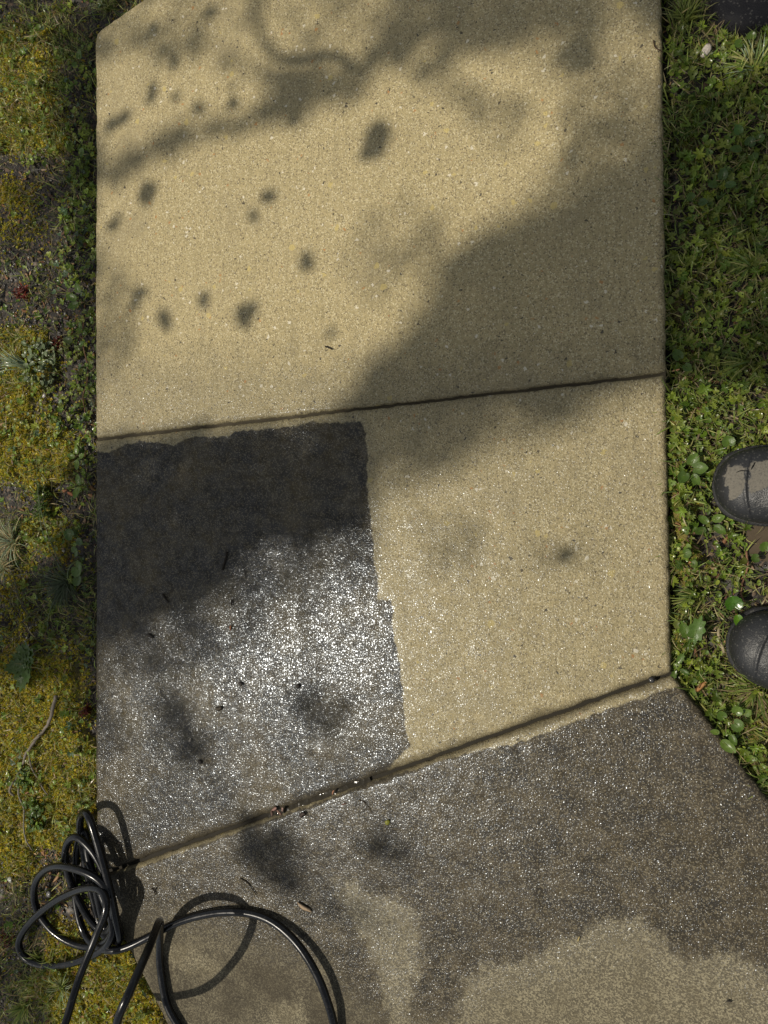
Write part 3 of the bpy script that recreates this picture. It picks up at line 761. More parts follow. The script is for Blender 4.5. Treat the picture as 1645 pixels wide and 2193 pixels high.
plant('broadleaf_weed', 'olive oval leaf with smaller leaves beside the dark red plant', 'weed', (176, 735), [('oval', 0, 0, 170, .024, .15, .028, (.07, .10, .022)), ('oval', 12, 10, 20, .018, .2, .026, G1), ('oval', 14, -24, 80, .016, .2, .026, G1)])
b = [('oval', random.uniform(-28, 32), random.uniform(-48, 42), random.uniform(0, 360), random.uniform(.008, .014), random.uniform(-.1, .4), random.uniform(.01, .022), np.array(G5) * random.uniform(.7, 1.2)) for _ in range(110)]
plant('creeping_weed', 'grey green mat of tiny leaves beside the pale grass tuft', 'weed', (95, 785), b, M_LEAF)
b = [('oval', random.uniform(-18, 20), random.uniform(-30, 30), random.uniform(0, 360), random.uniform(.007, .012), random.uniform(-.1, .5), random.uniform(.008, .02), np.array(G1) * random.uniform(.7, 1.4)) for _ in range(70)]
plant('creeping_weed', 'small leafy green weed growing in yellow moss under the lone twig', 'weed', (85, 1745), b)
b = [('oval', random.uniform(-12, 12), random.uniform(-22, 28), random.uniform(0, 360), random.uniform(.007, .011), random.uniform(-.1, .5), random.uniform(.008, .02), np.array(G1) * random.uniform(.8, 1.4)) for _ in range(45)]
plant('creeping_weed', 'tiny leaved green weed in yellow moss between the forked stick ends', 'weed', (60, 1660), b)
b = [('lance', random.uniform(-14, 14), random.uniform(-34, 34), random.uniform(0, 360), random.uniform(.008, .014), random.uniform(0, .6), random.uniform(.01, .025), np.array(G1) * random.uniform(.6, 1.0)) for _ in range(110)]
plant('creeping_weed', 'feathery dark green weed growing above the tall grass tussock', 'weed', (103, 1075), b)
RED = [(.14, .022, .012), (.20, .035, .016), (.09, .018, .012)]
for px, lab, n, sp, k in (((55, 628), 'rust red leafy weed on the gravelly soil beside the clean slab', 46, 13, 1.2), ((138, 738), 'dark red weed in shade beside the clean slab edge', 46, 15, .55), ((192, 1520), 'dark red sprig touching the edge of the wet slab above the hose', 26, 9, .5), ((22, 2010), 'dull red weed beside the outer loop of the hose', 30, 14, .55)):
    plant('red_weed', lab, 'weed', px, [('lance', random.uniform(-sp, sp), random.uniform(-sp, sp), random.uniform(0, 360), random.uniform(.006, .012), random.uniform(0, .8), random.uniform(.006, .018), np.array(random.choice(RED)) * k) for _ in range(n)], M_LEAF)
# right verge
plant('broadleaf_weed', 'big bright green leaf pair standing at the toe of the lower boot', 'weed', (1574, 1312), [('round', 0, -8, 100, .034, .15, .035, (.05, .13, .008)), ('oval', 4, -2, -80, .028, .35, .04, (.10, .22, .012))])
plant('dandelion', 'toothed dandelion leaf lying in thin grass left of the lower boot', 'weed', (1483, 1372), [('lobed', 0, 0, 72, .058, .12, .02, (.09, .16, .03)), ('lobed', -8, -6, 110, .040, .1, .016, G2)])
plant('broadleaf_weed', 'wet heart shaped leaves beside the right end of the upper joint', 'weed', (1464, 782), [('heart', -4, -4, 120, .026, .2, .028, G1), ('heart', 2, 4, -50, .022, .3, .03, G1)])
plant('broadleaf_weed', 'pointed green leaf cluster left of the muddy boot', 'weed', (1478, 1005), [('heart', 0, -4, 60, .030, .2, .03, G2), ('heart', 4, 0, 0, .032, .2, .03, G2), ('heart', -6, 6, -120, .028, .2, .03, G1), ('oval', 6, 12, -60, .026, .2, .028, G2)])
plant('broadleaf_weed', 'scalloped round leaf above the toe of the muddy boot', 'weed', (1556, 962), [('round', 6, 0, 100, .026, .1, .03, G2)])
plant('broadleaf_weed', 'cluster of fresh oval leaves below the toe of the muddy boot', 'weed', (1525, 1120), [('oval', 0, -6, 20, .026, .2, .028, G4), ('oval', -8, 0, 140, .024, .2, .028, G2), ('oval', 4, 6, -30, .026, .2, .028, G2), ('oval', -12, 12, 200, .024, .2, .026, G1)])
plant('broadleaf_weed', 'round wet leaf beside the brown puddle', 'weed', (1632, 1188), [('round', 6, -6, 90, .024, .15, .03, G2), ('round', -6, 4, 190, .018, .15, .028, G1)])
plant('broadleaf_weed', 'single round leaf on moss level with the brown puddle', 'weed', (1462, 1185), [('round', 0, 0, 10, .020, .15, .028, G2)])
plant('broadleaf_weed', 'toothed seedling rooted at the right end of the lower joint', 'weed', (1452, 1425), [('lobed', 0, -10, 60, .026, .2, .024, G2), ('lobed', -4, 6, 250, .022, .2, .024, G2), ('lobed', 6, 4, -20, .020, .2, .024, G1)])
plant('broadleaf_weed', 'two oval leaves lying over the angled edge of the bottom slab', 'weed', (1543, 1562), [('oval', -2, -6, 175, .018, .1, .04, G4), ('oval', 0, 10, -35, .034, .15, .04, G4), ('oval', 20, 0, -60, .022, .2, .034, G2)])
plant('broadleaf_weed', 'cluster of lobed geranium leaves above the two oval leaves', 'weed', (1560, 1530), [('round', -8, 0, 130, .020, .2, .034, G2), ('round', 6, 4, -30, .026, .2, .036, G2), ('round', 12, -10, 60, .022, .2, .036, G4), ('heart', 30, -8, 40, .020, .3, .03, G4)])
plant('broadleaf_weed', 'big dark oval leaves in deep shade right of the clean slab', 'weed', (1545, 400), [('heart', 0, 0, 75, .024, .3, .026, G3), ('oval', 8, 8, -20, .024, .4, .026, (.055, .11, .02)), ('heart', -8, 6, 190, .020, .3, .026, G1), ('oval', 2, -14, 40, .018, .3, .026, G1)])
plant('broadleaf_weed', 'broad shaded leaf cluster near the right frame side above the dark oval leaves', 'weed', (1600, 330), [('round', 0, 0, 60, .022, .3, .026, G3), ('heart', 6, 14, -60, .024, .4, .026, G1), ('oval', -12, 4, 180, .024, .3, .028, G1), ('heart', -14, -26, 120, .022, .3, .028, (.055, .12, .022)), ('round', 18, -14, 20, .018, .3, .026, G1)])
plant('broadleaf_weed', 'shaded leaf pair growing close to the clean slab edge', 'weed', (1490, 440), [('round', -4, 0, 130, .018, .3, .026, G1), ('heart', 6, 4, -20, .020, .3, .026, G3)])
plant('broadleaf_weed', 'yellow green leaf near the black plastic sheet', 'weed', (1606, 108), [('round', 0, 0, 80, .018, .2, .03, G4), ('round', -16, 4, 190, .018, .2, .03, G2)])
# tufts of grass with blades one can tell apart
def tuft(label, px, n, L, heading, spread, lean, cols, w=.0013, dz=0.0):
    b0 = gp(*px); parts = []
    for i in range(n):
        h = R(heading + random.gauss(0, spread)); l = L * random.uniform(.55, 1.1); ln = lean * random.uniform(.6, 1.2)
        d = np.array([math.cos(h), math.sin(h), 0]); c = random.uniform(-.25, .25); pd = np.array([-d[1], d[0], 0])
        o = np.array([random.gauss(0, .004), random.gauss(0, .004), 0])
        P = [o + d * l * t * math.sin(ln * (.35 + .65 * t)) + pd * c * l * t * t + np.array([0, 0, l * t * max(.06, math.cos(ln * (.35 + .65 * t))) + dz]) for t in (0, .25, .5, .75, 1)]
        C = catmull(P, l / 12); m = len(C); ww = w * (1 - np.linspace(0, 1, m) ** 2.5) * random.uniform(.7, 1.2)
        T = np.gradient(C, axis=0); S = np.cross(T, [0, 0, 1.0]); S /= np.linalg.norm(S, axis=1)[:, None] + 1e-9
        V = np.stack([C - S * ww[:, None], C + S * ww[:, None] + [0, 0, w * .3]], 1).reshape(-1, 3); k = np.arange(m - 1) * 2
        F = np.vstack([np.stack([k, k + 1, k + 3], -1), np.stack([k, k + 3, k + 2], -1)])
        parts.append((V, F, np.array(random.choice(cols)) * random.uniform(.7, 1.3)))
    V, F, C = join(parts); o = mesh_obj('grass_tuft', V, F, M_GRASS, C); o.location = b0
    return tag(o, label, 'grass tuft')
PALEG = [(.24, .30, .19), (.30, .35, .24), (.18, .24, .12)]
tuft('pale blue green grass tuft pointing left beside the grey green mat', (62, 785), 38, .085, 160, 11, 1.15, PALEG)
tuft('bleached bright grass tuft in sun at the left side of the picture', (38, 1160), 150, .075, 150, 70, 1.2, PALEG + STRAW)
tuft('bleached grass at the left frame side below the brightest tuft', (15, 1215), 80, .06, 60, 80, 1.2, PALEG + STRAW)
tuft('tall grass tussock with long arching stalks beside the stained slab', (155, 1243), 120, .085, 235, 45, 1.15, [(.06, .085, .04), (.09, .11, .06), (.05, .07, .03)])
for px, hd, L in (((155, 1240), 112, .30), ((155, 1240), 116, .17), ((157, 1243), 200, .14), ((156, 1242), 60, .07), ((157, 1244), 55, .06), ((152, 1240), 140, .10)): pass
def stalks(label, px, lst, cols):
    b0 = gp(*px); parts = []
    for hd, L, curve, up in lst:
        h = R(hd); d = np.array([math.cos(h), math.sin(h), 0]); p = np.array([-d[1], d[0], 0])
        C = catmull([d * L * t + p * curve * L * t * t + np.array([0, 0, .012 + up * math.sin(t * 2.4)]) for t in (0, .2, .45, .7, 1)], .008)
        v, f = tube(C, np.linspace(.0011, .0005, len(C)), 5); parts.append((v, f, np.array(random.choice(cols))))
    V, F, C = join(parts); o = mesh_obj('grass_stalk', V, F, M_GRASS, C); o.location = b0
    return tag(o, label, 'grass stalk')
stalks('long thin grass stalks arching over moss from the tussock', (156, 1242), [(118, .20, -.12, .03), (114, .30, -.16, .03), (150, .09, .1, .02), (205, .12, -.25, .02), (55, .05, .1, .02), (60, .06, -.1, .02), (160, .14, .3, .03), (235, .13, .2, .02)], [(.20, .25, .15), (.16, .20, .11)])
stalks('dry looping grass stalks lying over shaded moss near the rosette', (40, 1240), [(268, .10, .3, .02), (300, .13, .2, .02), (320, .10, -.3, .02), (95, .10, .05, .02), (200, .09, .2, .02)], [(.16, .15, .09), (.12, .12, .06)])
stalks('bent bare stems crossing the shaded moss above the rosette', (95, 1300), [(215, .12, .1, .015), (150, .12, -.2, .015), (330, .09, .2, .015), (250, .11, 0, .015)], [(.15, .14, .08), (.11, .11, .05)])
tuft('green grass tuft inside the outer loop of the hose', (95, 2050), 34, .05, 130, 35, 1.0, GRASSC)
tuft('green grass tuft in the bottom left corner of the picture', (62, 2150), 70, .06, 240, 60, 1.0, GRASSC)
tuft('spiky grass tuft below the hose strand near the bottom left corner', (140, 2110), 60, .06, 70, 60, 1.1, GRASSC + PALEG)
tuft('fine grass spray on the bare soil in the dimmest part of the right verge', (1612, 572), 60, .055, 160, 70, 1.1, GRASSC)
tuft('spray of yellow green blades at the top of the right verge', (1470, 48), 80, .05, 60, 70, .9, [(.16, .18, .04), (.12, .15, .03)])
tuft('pale flattened grass near the right frame side below the black sheet', (1615, 150), 90, .06, 100, 80, 1.2, GRASSC + PALEG[:1])
tuft('fine blades fanning left from between the two boots', (1500, 1275), 50, .055, 190, 22, 1.2, GRASSC)
tuft('flat grass blades fanning left beside the heart shaped leaves', (1600, 775), 40, .06, 195, 14, 1.2, GRASSC)
tuft('dry straw tuft lying in the grass under the lower boot', (1620, 1470), 70, .06, 200, 80, 1.25, GRASSC + STRAW)
tuft('thin grass tuft by the top left corner of the path', (235, 22), 60, .05, 80, 80, 1.0, [(.15, .18, .05), (.22, .23, .09)])

# ------------------------------------------------------------------ sticks, scraps and stones one can count
def stick(name, label, cat, pts, r0, r1, col, z=None, extra=(), mat=None):
    """pts photograph pixels; lies on the verge, or on the slab when z is given"""
    parts = []
    for i, (pp, a, c) in enumerate([(pts, r0, r1)] + list(extra)):
        P = [gp(u, v, .010 + .004 * math.sin(k * 2.1)) if z is None else at(u, v, z + a) for k, (u, v) in enumerate(pp)]
        C = catmull(P, .004); rr = np.linspace(a, c, len(C)) * (1 + .25 * (vnoise(C[:, 0], C[:, 1], .006) - .5))
        C = C + (np.stack([vnoise(C[:, 0], C[:, 1], .01), vnoise(C[:, 1], C[:, 0], .01), 0 * C[:, 0]], -1) - [.5, .5, 0]) * a * .8
        v, f = tube(C, rr, 8); parts.append((v, f, np.array(col)))
    V, F, C = join(parts); b0 = parts[0][0][0]
    o = mesh_obj(name, V - b0, F, mat or M_BARK, C); o.location = b0
    return tag(o, label, cat)
GREYB = (.21, .18, .15)
stick('stick', 'grey forked stick lying on yellow moss above the hose', 'stick', [(127, 1488), (119, 1530), (100, 1562), (85, 1580), (66, 1612), (48, 1650), (32, 1680), (31, 1692), (36, 1702)], .0042, .0026, GREYB, None, [([(68, 1608), (78, 1642), (88, 1668), (98, 1684), (112, 1698)], .0022, .0013)])
stick('stick', 'thin lichen spotted twig lying on moss above the hose pile', 'stick', [(47, 1674), (50, 1700), (56, 1730), (58, 1765), (66, 1795), (75, 1820)], .0021, .0016, (.24, .22, .18))
stick('stick', 'pale broken stem lying left of the lower boot', 'stick', [(1541, 1340), (1538, 1358), (1545, 1378), (1551, 1396)], .0022, .0026, (.36, .30, .19))
stick('stem', 'bare brown runner creeping along the left edge of the clean slab', 'stem', [(186, 690), (186, 735), (190, 775), (194, 815), (187, 850), (186, 880), (192, 915), (200, 935)], .0014, .0011, (.20, .12, .07))
stick('stem', 'reddish stem bending over the right verge below the puddle', 'stem', [(1598, 1180), (1600, 1215), (1590, 1250), (1588, 1272), (1594, 1288)], .0018, .0012, (.24, .13, .08))
stick('stick', 'short brown stick in weeds left of the muddy boot', 'stick', [(1500, 925), (1492, 950), (1482, 972)], .0020, .0014, (.20, .15, .10))
stick('twig', 'hooked dark twig hanging over the right edge of the clean slab', 'twig', [(1400, 86), (1401, 95), (1406, 103), (1418, 110)], .0014, .0008, (.08, .045, .03), .002)
DK = (.030, .024, .018)
stick('twig', 'short dark twig lying alone on the clean slab above the joint', 'twig', [(697, 742), (704, 744), (712, 748)], .0018, .0013, DK, .001)
stick('needle', 'curved dry needle on the bottom slab under the wet joint', 'needle', [(768, 1713), (780, 1718), (790, 1730), (797, 1743)], .0009, .0006, (.07, .045, .02), .001)
stick('needle', 'dark curved needle above the big hose arc on the bottom slab', 'needle', [(515, 1881), (528, 1888), (540, 1903), (549, 1916)], .0012, .0008, DK, .001)
stick('twig', 'tiny forked twig beside the hose shadow on the bottom slab', 'twig', [(324, 1903), (330, 1906), (333, 1916)], .0012, .0010, DK, .001, [([(336, 1900), (332, 1906), (330, 1911)], .0010, .0008)])
stick('twig', 'tiny dark twig just above the left end of the lower joint', 'twig', [(252, 1806), (258, 1806), (258, 1820)], .0014, .0010, DK, .001)
stick('twig', 'long dark seed pod lying on the shaded part of the stained slab', 'twig', [(487, 1182), (482, 1200), (477, 1221)], .0020, .0022, DK, .001)
stick('needle', 'thin needle right of the dark seed pod on the stained slab', 'needle', [(522, 1215), (526, 1228), (527, 1240)], .0010, .0008, DK, .001)
stick('twig', 'short dark twig at the left of the stained slab shade', 'twig', [(348, 1272), (355, 1282), (362, 1290)], .0022, .0016, DK, .001)
stick('twig', 'upright dark sliver above the bright glitter on the stained slab', 'twig', [(497, 1284), (496, 1297)], .0018, .0015, DK, .001)
def bit(name, label, cat, px, size, col, T, z=None, yaw=0.0, mat=None, sc=(1, 1, 1)):
    p = at(*px, .0025) if z == 'slab' else gp(*px, .012 if z is None else z)
    V, F, S = T
    o = mesh_obj(name, V * np.array(sc) * size, F, mat or M_LIT, np.array(col)[None] * S[:, None])
    o.location = p; o.rotation_euler = (random.uniform(-.15, .15), random.uniform(-.15, .15), R(yaw))
    return tag(o, label, cat)
bit('wood_chip', 'pale split wood chip lying on the bottom slab beside the hose arc', 'wood chip', (652, 1942), .034, (.42, .31, .20), t_chip(9), 'slab', -30)
bit('bud', 'yellow green bud lying on the glittering bottom slab', 'bud', (830, 1761), .0115, (.30, .30, .045), t_rock(3, .7, 1), 'slab', 20, M_LEAF)
bit('seed_husk', 'dark husk lying just under the wet joint', 'husk', (648, 1746), .020, (.05, .034, .026), t_chip(11), 'slab', 25, None, (1, 1.6, 2))
for k, (px, s, yw, c) in enumerate((((588, 1732), .016, 20, (.26, .15, .12)), ((598, 1740), .014, -50, (.20, .12, .09)), ((582, 1742), .012, 100, (.13, .08, .06)), ((606, 1734), .012, 60, (.30, .20, .16)))):
    bit('leaf_scrap', ['pinkish leaf scrap topmost in the small heap in the wet joint', 'brown leaf scrap lowest in the small heap in the wet joint', 'dark leaf scrap leftmost in the small heap in the wet joint', 'pale leaf scrap rightmost in the small heap in the wet joint'][k], 'leaf scrap', px, s, c, t_chip(20 + k), 'slab', yw, None, (1, 1.8, 2.5), ).__setitem__('group', 'leaf scraps heaped in the wet joint')
bit('leaf_scrap', 'orange leaf scrap standing in the wet joint among water glints', 'leaf scrap', (714, 1697), .012, (.33, .16, .09), t_chip(4), 'slab', 60)
bit('leaf_scrap', 'tiny brown scrap below the wet joint beside the curved needle', 'leaf scrap', (737, 1722), .010, (.16, .085, .06), t_chip(5), 'slab', 10)
bit('leaf_scrap', 'thin orange sliver in the glitter of the stained slab', 'leaf scrap', (494, 1345), .012, (.36, .14, .06), t_chip(6), 'slab', 85)
bit('seed', 'dark round seed in the middle of the glittering stained slab', 'seed', (516, 1464), .011, DK, t_rock(5, .7, 1), 'slab', 0)
bit('seed', 'dark seed near the right side of the glittering stained slab', 'seed', (638, 1469), .010, DK, t_rock(6, .7, 1), 'slab', 0)
bit('leaf_scrap', 'crumpled dark scrap left of the seed on the stained slab', 'leaf scrap', (468, 1516), .019, (.05, .04, .025), t_chip(7), 'slab', 15, None, (1, 1.6, 2))
bit('leaf_scrap', 'small dark crumb in the shade blotch low on the stained slab', 'leaf scrap', (428, 1632), .011, DK, t_rock(7, .6, 1), 'slab', 0)
bit('pebble', 'small pale pebble lying in the dark blotch of the stained slab', 'pebble', (407, 1585), .010, (.34, .30, .24), t_rock(8, .6, 1), 'slab', 70, M_STONE, (1, .6, 1))
bit('leaf_scrap', 'black scrap on the dry part of the bottom slab near the right', 'leaf scrap', (1562, 2145), .010, DK, t_chip(31), 'slab', 0)
bit('leaf_scrap', 'straw coloured fleck on the pale patch of the bottom slab', 'leaf scrap', (1240, 2011), .010, (.45, .36, .16), t_chip(8), 'slab', 80)
bit('leaf_scrap', 'orange fleck beside the big hose arc', 'leaf scrap', (400, 1975), .010, (.32, .17, .09), t_chip(12), 'slab', -20)
bit('leaf_scrap', 'dark scrap low in the shade of the stained slab', 'leaf scrap', (322, 1362), .018, DK, t_chip(13), 'slab', -40, None, (1, 1.5, 2))
bit('pebble', 'black chip wedged in the lower joint near its right end', 'pebble', (1396, 1456), .012, (.012, .011, .010), t_rock(10, .7, 1), 'slab', 0, M_STONE)
bit('wood_chip', 'long orange wood chip on bare soil left of the hose pile', 'wood chip', (129, 1874), .028, (.36, .21, .10), t_chip(14), None, 65)
bit('wood_chip', 'narrow tan wood chip left of the orange one inside the hose loop', 'wood chip', (106, 1890), .026, (.33, .23, .12), t_chip(15), None, 68)
bit('wood_chip', 'curled pale bark flake framed by the top hose loops', 'wood chip', (154, 1812), .026, (.42, .27, .15), t_chip(16), None, 95, None, (1, 2.2, 2))
bit('stone', 'whitish stone on bare soil left of the hose loops', 'stone', (30, 1880), .016, (.42, .42, .37), t_rock(11, .6, 1), None, 10, M_STONE)
bit('stone', 'grey flat stone inside the upper outer hose loop', 'stone', (113, 1909), .019, (.17, .17, .175), t_rock(12, .5, 1), None, 30, M_STONE)
bit('stone', 'dark grey stone left of the flat stone inside the hose loop', 'stone', (86, 1908), .018, (.10, .098, .095), t_rock(13, .6, 1), None, 60, M_STONE)
bit('stone', 'white crumbly stone in weeds below the black plastic sheet', 'stone', (1512, 120), .020, (.62, .55, .47), t_rock(14, .6, 1), .018, 60, M_STONE, (1.3, .8, 1))
bit('pebble', 'pale pebble under the grey green mat of leaves', 'pebble', (104, 849), .012, (.45, .41, .37), t_rock(15, .6, 1), .014, 80, M_STONE)
bit('leaf_scrap', 'peach coloured leaf scrap at the right end of the upper joint', 'leaf scrap', (1449, 796), .013, (.50, .27, .14), t_chip(17), .018, 20)
bit('dead_leaf', 'orange dead leaf standing by the angled edge of the bottom slab', 'dead leaf', (1501, 1466), .026, (.40, .20, .07), t_chip(18), .02, 60, None, (1, 1.3, 1.5))
bit('dead_leaf', 'curled orange dead leaf touching the toe of the lower boot', 'dead leaf', (1582, 1427), .026, (.36, .19, .09), t_chip(19), .016, -45, None, (1, 1.3, 1.5))
bit('dead_leaf', 'reddish dead leaf right of the curled orange one', 'dead leaf', (1597, 1432), .026, (.24, .10, .07), t_chip(21), .016, -55, None, (1, 1.3, 1.5))
bit('dead_leaf', 'salmon dead leaf scrap high on the soil left of the clean slab', 'dead leaf', (104, 368), .019, (.46, .33, .20), t_chip(22), .014, -10)
bit('dead_leaf', 'orange dead leaf near the left frame side beside the rust red weed', 'dead leaf', (8, 625), .034, (.34, .18, .08), t_chip(23), .014, 75)
bit('dead_leaf', 'red brown dead leaf on dark soil left of the stained slab', 'dead leaf', (160, 1058), .018, (.30, .11, .05), t_chip(24), .014, -40, None, (1, 2, 2))
bit('dead_leaf', 'smaller red brown dead leaf above its twin on dark soil', 'dead leaf', (148, 1050), .014, (.32, .14, .07), t_chip(25), .014, 10, None, (1, 2, 2))

# ------------------------------------------------------------------ puddle and black sheet
def fanpoly(P, z, sub=8, hf=None):
    c = P.mean(0); ring = []
    Q = []
    for i in range(len(P)):
        a, b_ = P[i], P[(i + 1) % len(P)]
        for t in np.arange(4) / 4: Q.append(a * (1 - t) + b_ * t)
    Q = np.array(Q); n = len(Q); V = []
    for k in np.linspace(0, 1, sub + 1)[1:]:
        q = c + (Q - c) * k; V.append(np.concatenate([q, np.array([[hf(a[0], a[1], k) if hf else z] for a in q])], 1))
    V = np.vstack([[[*c, hf(c[0], c[1], 0) if hf else z]]] + V); F = []
    for i in range(n): F.append([0, 1 + i, 1 + (i + 1) % n])
    for r in range(sub - 1):
        for i in range(n):
            a = 1 + r * n + i; b_ = 1 + r * n + (i + 1) % n
            F += [[a, a + n, b_ + n], [a, b_ + n, b_]]
    return V, np.array(F)
V, F = fanpoly(PUD + (PUD - PUD.mean(0)) * .15, -.024)
tag(mesh_obj('puddle', V, F, water_mat('muddy_water', (.060, .046, .030), .12)), kind='structure')
V, F = fanpoly(SHEET, 0, 14, lambda x, y, k: -.040 + .026 * (1 - k ** 8) + .016 * (float(fbm(np.array(x), np.array(y), .07)) - .5) + .004 * float(vnoise(np.array(x), np.array(y), .02)))
o = recenter(mesh_obj('plastic_sheet', V, F, rubber('black_plastic', (.008, .0075, .009), .75, .0, .0012, scale=90)), (*SHEET.mean(0), -.04))
tag(o, 'black wet plastic sheet lying in the grass at the top right corner', 'plastic sheet')

# ------------------------------------------------------------------ boots
def boot(label, toe, heading, length, wid, mudpolys, mat):
    """rubber boot: toe = place of the toe tip on the verge, heading = where it points (radians)"""
    root = empty('rubber_boot', (toe[0], toe[1], -.028)); root.rotation_euler = (0, 0, heading)
    tag(root, label, 'boot')
    n = 40; an = np.arange(n) * 2 * np.pi / n
    # rings: distance behind the toe tip, half width, half height, centre height, lean of the ring (0 upright .. 90 flat)
    L = length; W = wid / 2
    st = [(.000, .02, .006, .030, 0), (.002, .22, .014, .031, 0), (.006, .42, .021, .033, 0), (.013, .60, .027, .036, 0), (.024, .77, .032, .040, 0), (.038, .89, .0345, .0425, 0), (.055, .965, .036, .044, 0), (.075, 1.0, .037, .045, 0), (.095, 1.0, .039, .047, 3), (.115, .97, .042, .050, 8),
          (.135, .92, .048, .056, 15), (.155, .87, .055, .064, 24), (.175, .83, .063, .076, 34), (.193, .80, .070, .092, 46), (.207, .80, .074, .112, 58), (.217, .82, .074, .135, 70), (.222, .86, .074, .165, 80), (.223, .92, .074, .21, 87), (.222, .98, .076, .27, 90), (.221, 1.02, .077, .34, 90), (.220, 1.03, .078, .36, 90)]
    V = []; mud = []
    for d, w, hh, cz, ln in st:
        l = R(ln); e = 2.3
        cx = np.sign(np.cos(an)) * np.abs(np.cos(an)) ** (2 / e); cy = np.sign(np.sin(an)) * np.abs(np.sin(an)) ** (2 / e)
        x = -d * L / .30 - np.cos(l) * 0 + (-np.sin(l)) * 0
        yy = cx * W * w; h = cy * hh
        px_ = x + h * -np.sin(l) * -1.0 * -1.0; pz = cz + h * np.cos(l) + 0 * h
        # leaning rings swing their top towards the heel
        V.append(np.stack([x - (-h) * 0 + h * np.sin(l), yy, cz + h * np.cos(l)], -1))
    V = np.array(V)
    # asymmetry of a foot, instep fullness, slight crease above the toes
    X = V[..., 0]; Y = V[..., 1]; Z = V[..., 2]
    cr = np.exp(-((-X - .088) / .006) ** 2) * (Z > .055)
    V[..., 2] -= cr * .0022
    V = V.reshape(-1, 3); m = len(st)
    i = np.arange(m - 1)[:, None] * n; j = np.arange(n)[None]; j2 = (j + 1) % n
    F = np.stack([i + j, i + n + j, i + n + j2, i + j2], -1).reshape(-1, 4)
    md = np.full(len(V), -1.0)
    up = mesh_obj('upper', V, F, mat, parent=root, attrs=dict(mud=md))
    sub = up.modifiers.new('s', 'SUBSURF'); sub.levels = 3; sub.render_levels = 3
    # bake the subdivided surface so that the mud outline can be measured on it
    dg = bpy.context.evaluated_depsgraph_get(); me = bpy.data.meshes.new_from_object(up.evaluated_get(dg)); up.modifiers.clear()
    up.data = me
    co = np.empty(len(me.vertices) * 3, np.float32); me.vertices.foreach_get('co', co); co = co.reshape(-1, 3)
    seam = -(.046 + 3.2 * (co[:, 1] + .004) ** 2); top = smooth(.03, .045, co[:, 2])
    co[:, 2] += top * (.0016 * np.exp(-((co[:, 0] - seam) / .0022) ** 2) - .0012 * np.exp(-((co[:, 0] - seam + .0045) / .002) ** 2))
    co[:, 2] += top * .0016 * (fbm(co[:, 0], co[:, 1], .03) - .5)
    me.vertices.foreach_set('co', co.ravel().astype(np.float32)); me.update()
    md = np.full(len(co), -1.0)
    for p in mudpolys: md = np.maximum(md, np.where(co[:, 2] > .045, sdist(p, co[:, 0], co[:, 1]), -1))
    a = me.attributes.get('mud') or me.attributes.new('mud', 'FLOAT', 'POINT'); a.data.foreach_set('value', md.astype(np.float32))
    me.polygons.foreach_set('use_smooth', np.ones(len(me.polygons), bool))
    if mudpolys:
        from mathutils.bvhtree import BVHTree
        bvh = BVHTree.FromPolygons([v.co[:] for v in me.vertices], [p.vertices[:] for p in me.polygons])
        for pts, r in (([(-.030, -.016), (-.038, -.0205), (-.047, -.0205), (-.053, -.021)], .0011), ([(-.053, -.021), (-.056, -.028), (-.060, -.037)], .0017)):
            C = catmull([[a_, b_, .0] for a_, b_ in pts], .002)
            for q in C: q[2] = bvh.ray_cast(Vector((q[0], q[1], .5)), Vector((0, 0, -1)))[0].z - r * .55
            v_, f_ = tube(C, r * np.sin(np.linspace(.35, 2.8, len(C))), 8)
            mesh_obj('crack', v_, f_, M_CRACK, parent=root)
    # sole with a welt standing proud of the upper
    prof = [(0, .02), (.003, .30), (.010, .55), (.022, .78), (.040, .92), (.060, 1.0), (.080, 1.03), (.105, 1.0), (.14, .88), (.18, .80), (.22, .82), (.255, .84), (.280, .72), (.295, .45), (.302, .05)]
    O = [(-(d - .0035) * L / .30, w * W * 1.045) for d, w in prof] + [(-(d - .0035) * L / .30, -w * W * 1.045) for d, w in prof[::-1]]
    O = catmull(np.array([[a, b_, 0] for a, b_ in O]), .006)[:, :2]; k = len(O); c = O.mean(0)
    rows = [(.90, 0.0), (.985, .0), (1.0, .003), (1.0, .022), (.99, .0255), (.93, .0265)]
    SV = np.vstack([np.concatenate([c + (O - c) * s, np.full((k, 1), z)], 1) for s, z in rows]); SF = []
    for r in range(len(rows) - 1):
        for q in range(k):
            q2 = (q + 1) % k; SF.append([r * k + q, r * k + q2, (r + 1) * k + q2, (r + 1) * k + q])
    mesh_obj('sole', SV, np.array(SF), M_SOLE, parent=root)
    return root
M_BOOT = rubber('boot_rubber', (.012, .0125, .0135), .46, .15, .0005, True, 330)
M_CRACK = rubber('crack_rubber', (.002, .002, .002), .9, .0)
M_SOLE = rubber('sole_rubber', (.012, .012, .012), .6, .05, .0006)
def boot_place(px, z): return at(*px, z)
t1 = boot_place((1529, 1036), .0); t2 = boot_place((1565, 1352), .0)
mud1 = [[(-.014, .012), (-.018, .028), (-.034, .030), (-.046, .024), (-.046, .004), (-.044, -.012), (-.036, -.024), (-.026, -.024), (-.020, -.010)], [(-.052, .030), (-.075, .038), (-.12, .035), (-.12, .004), (-.085, .002), (-.066, -.010), (-.054, -.016), (-.050, .004)]]
mud1 = [[(a, -b_) for a, b_ in p] for p in mud1]
boot('black rubber boot toe with dried tan mud on top', t1, R(177), .30, .124, mud1, M_BOOT)
boot('black rubber boot toe without mud standing nearest the bottom slab', t2, R(159), .30, .124, [], M_BOOT)

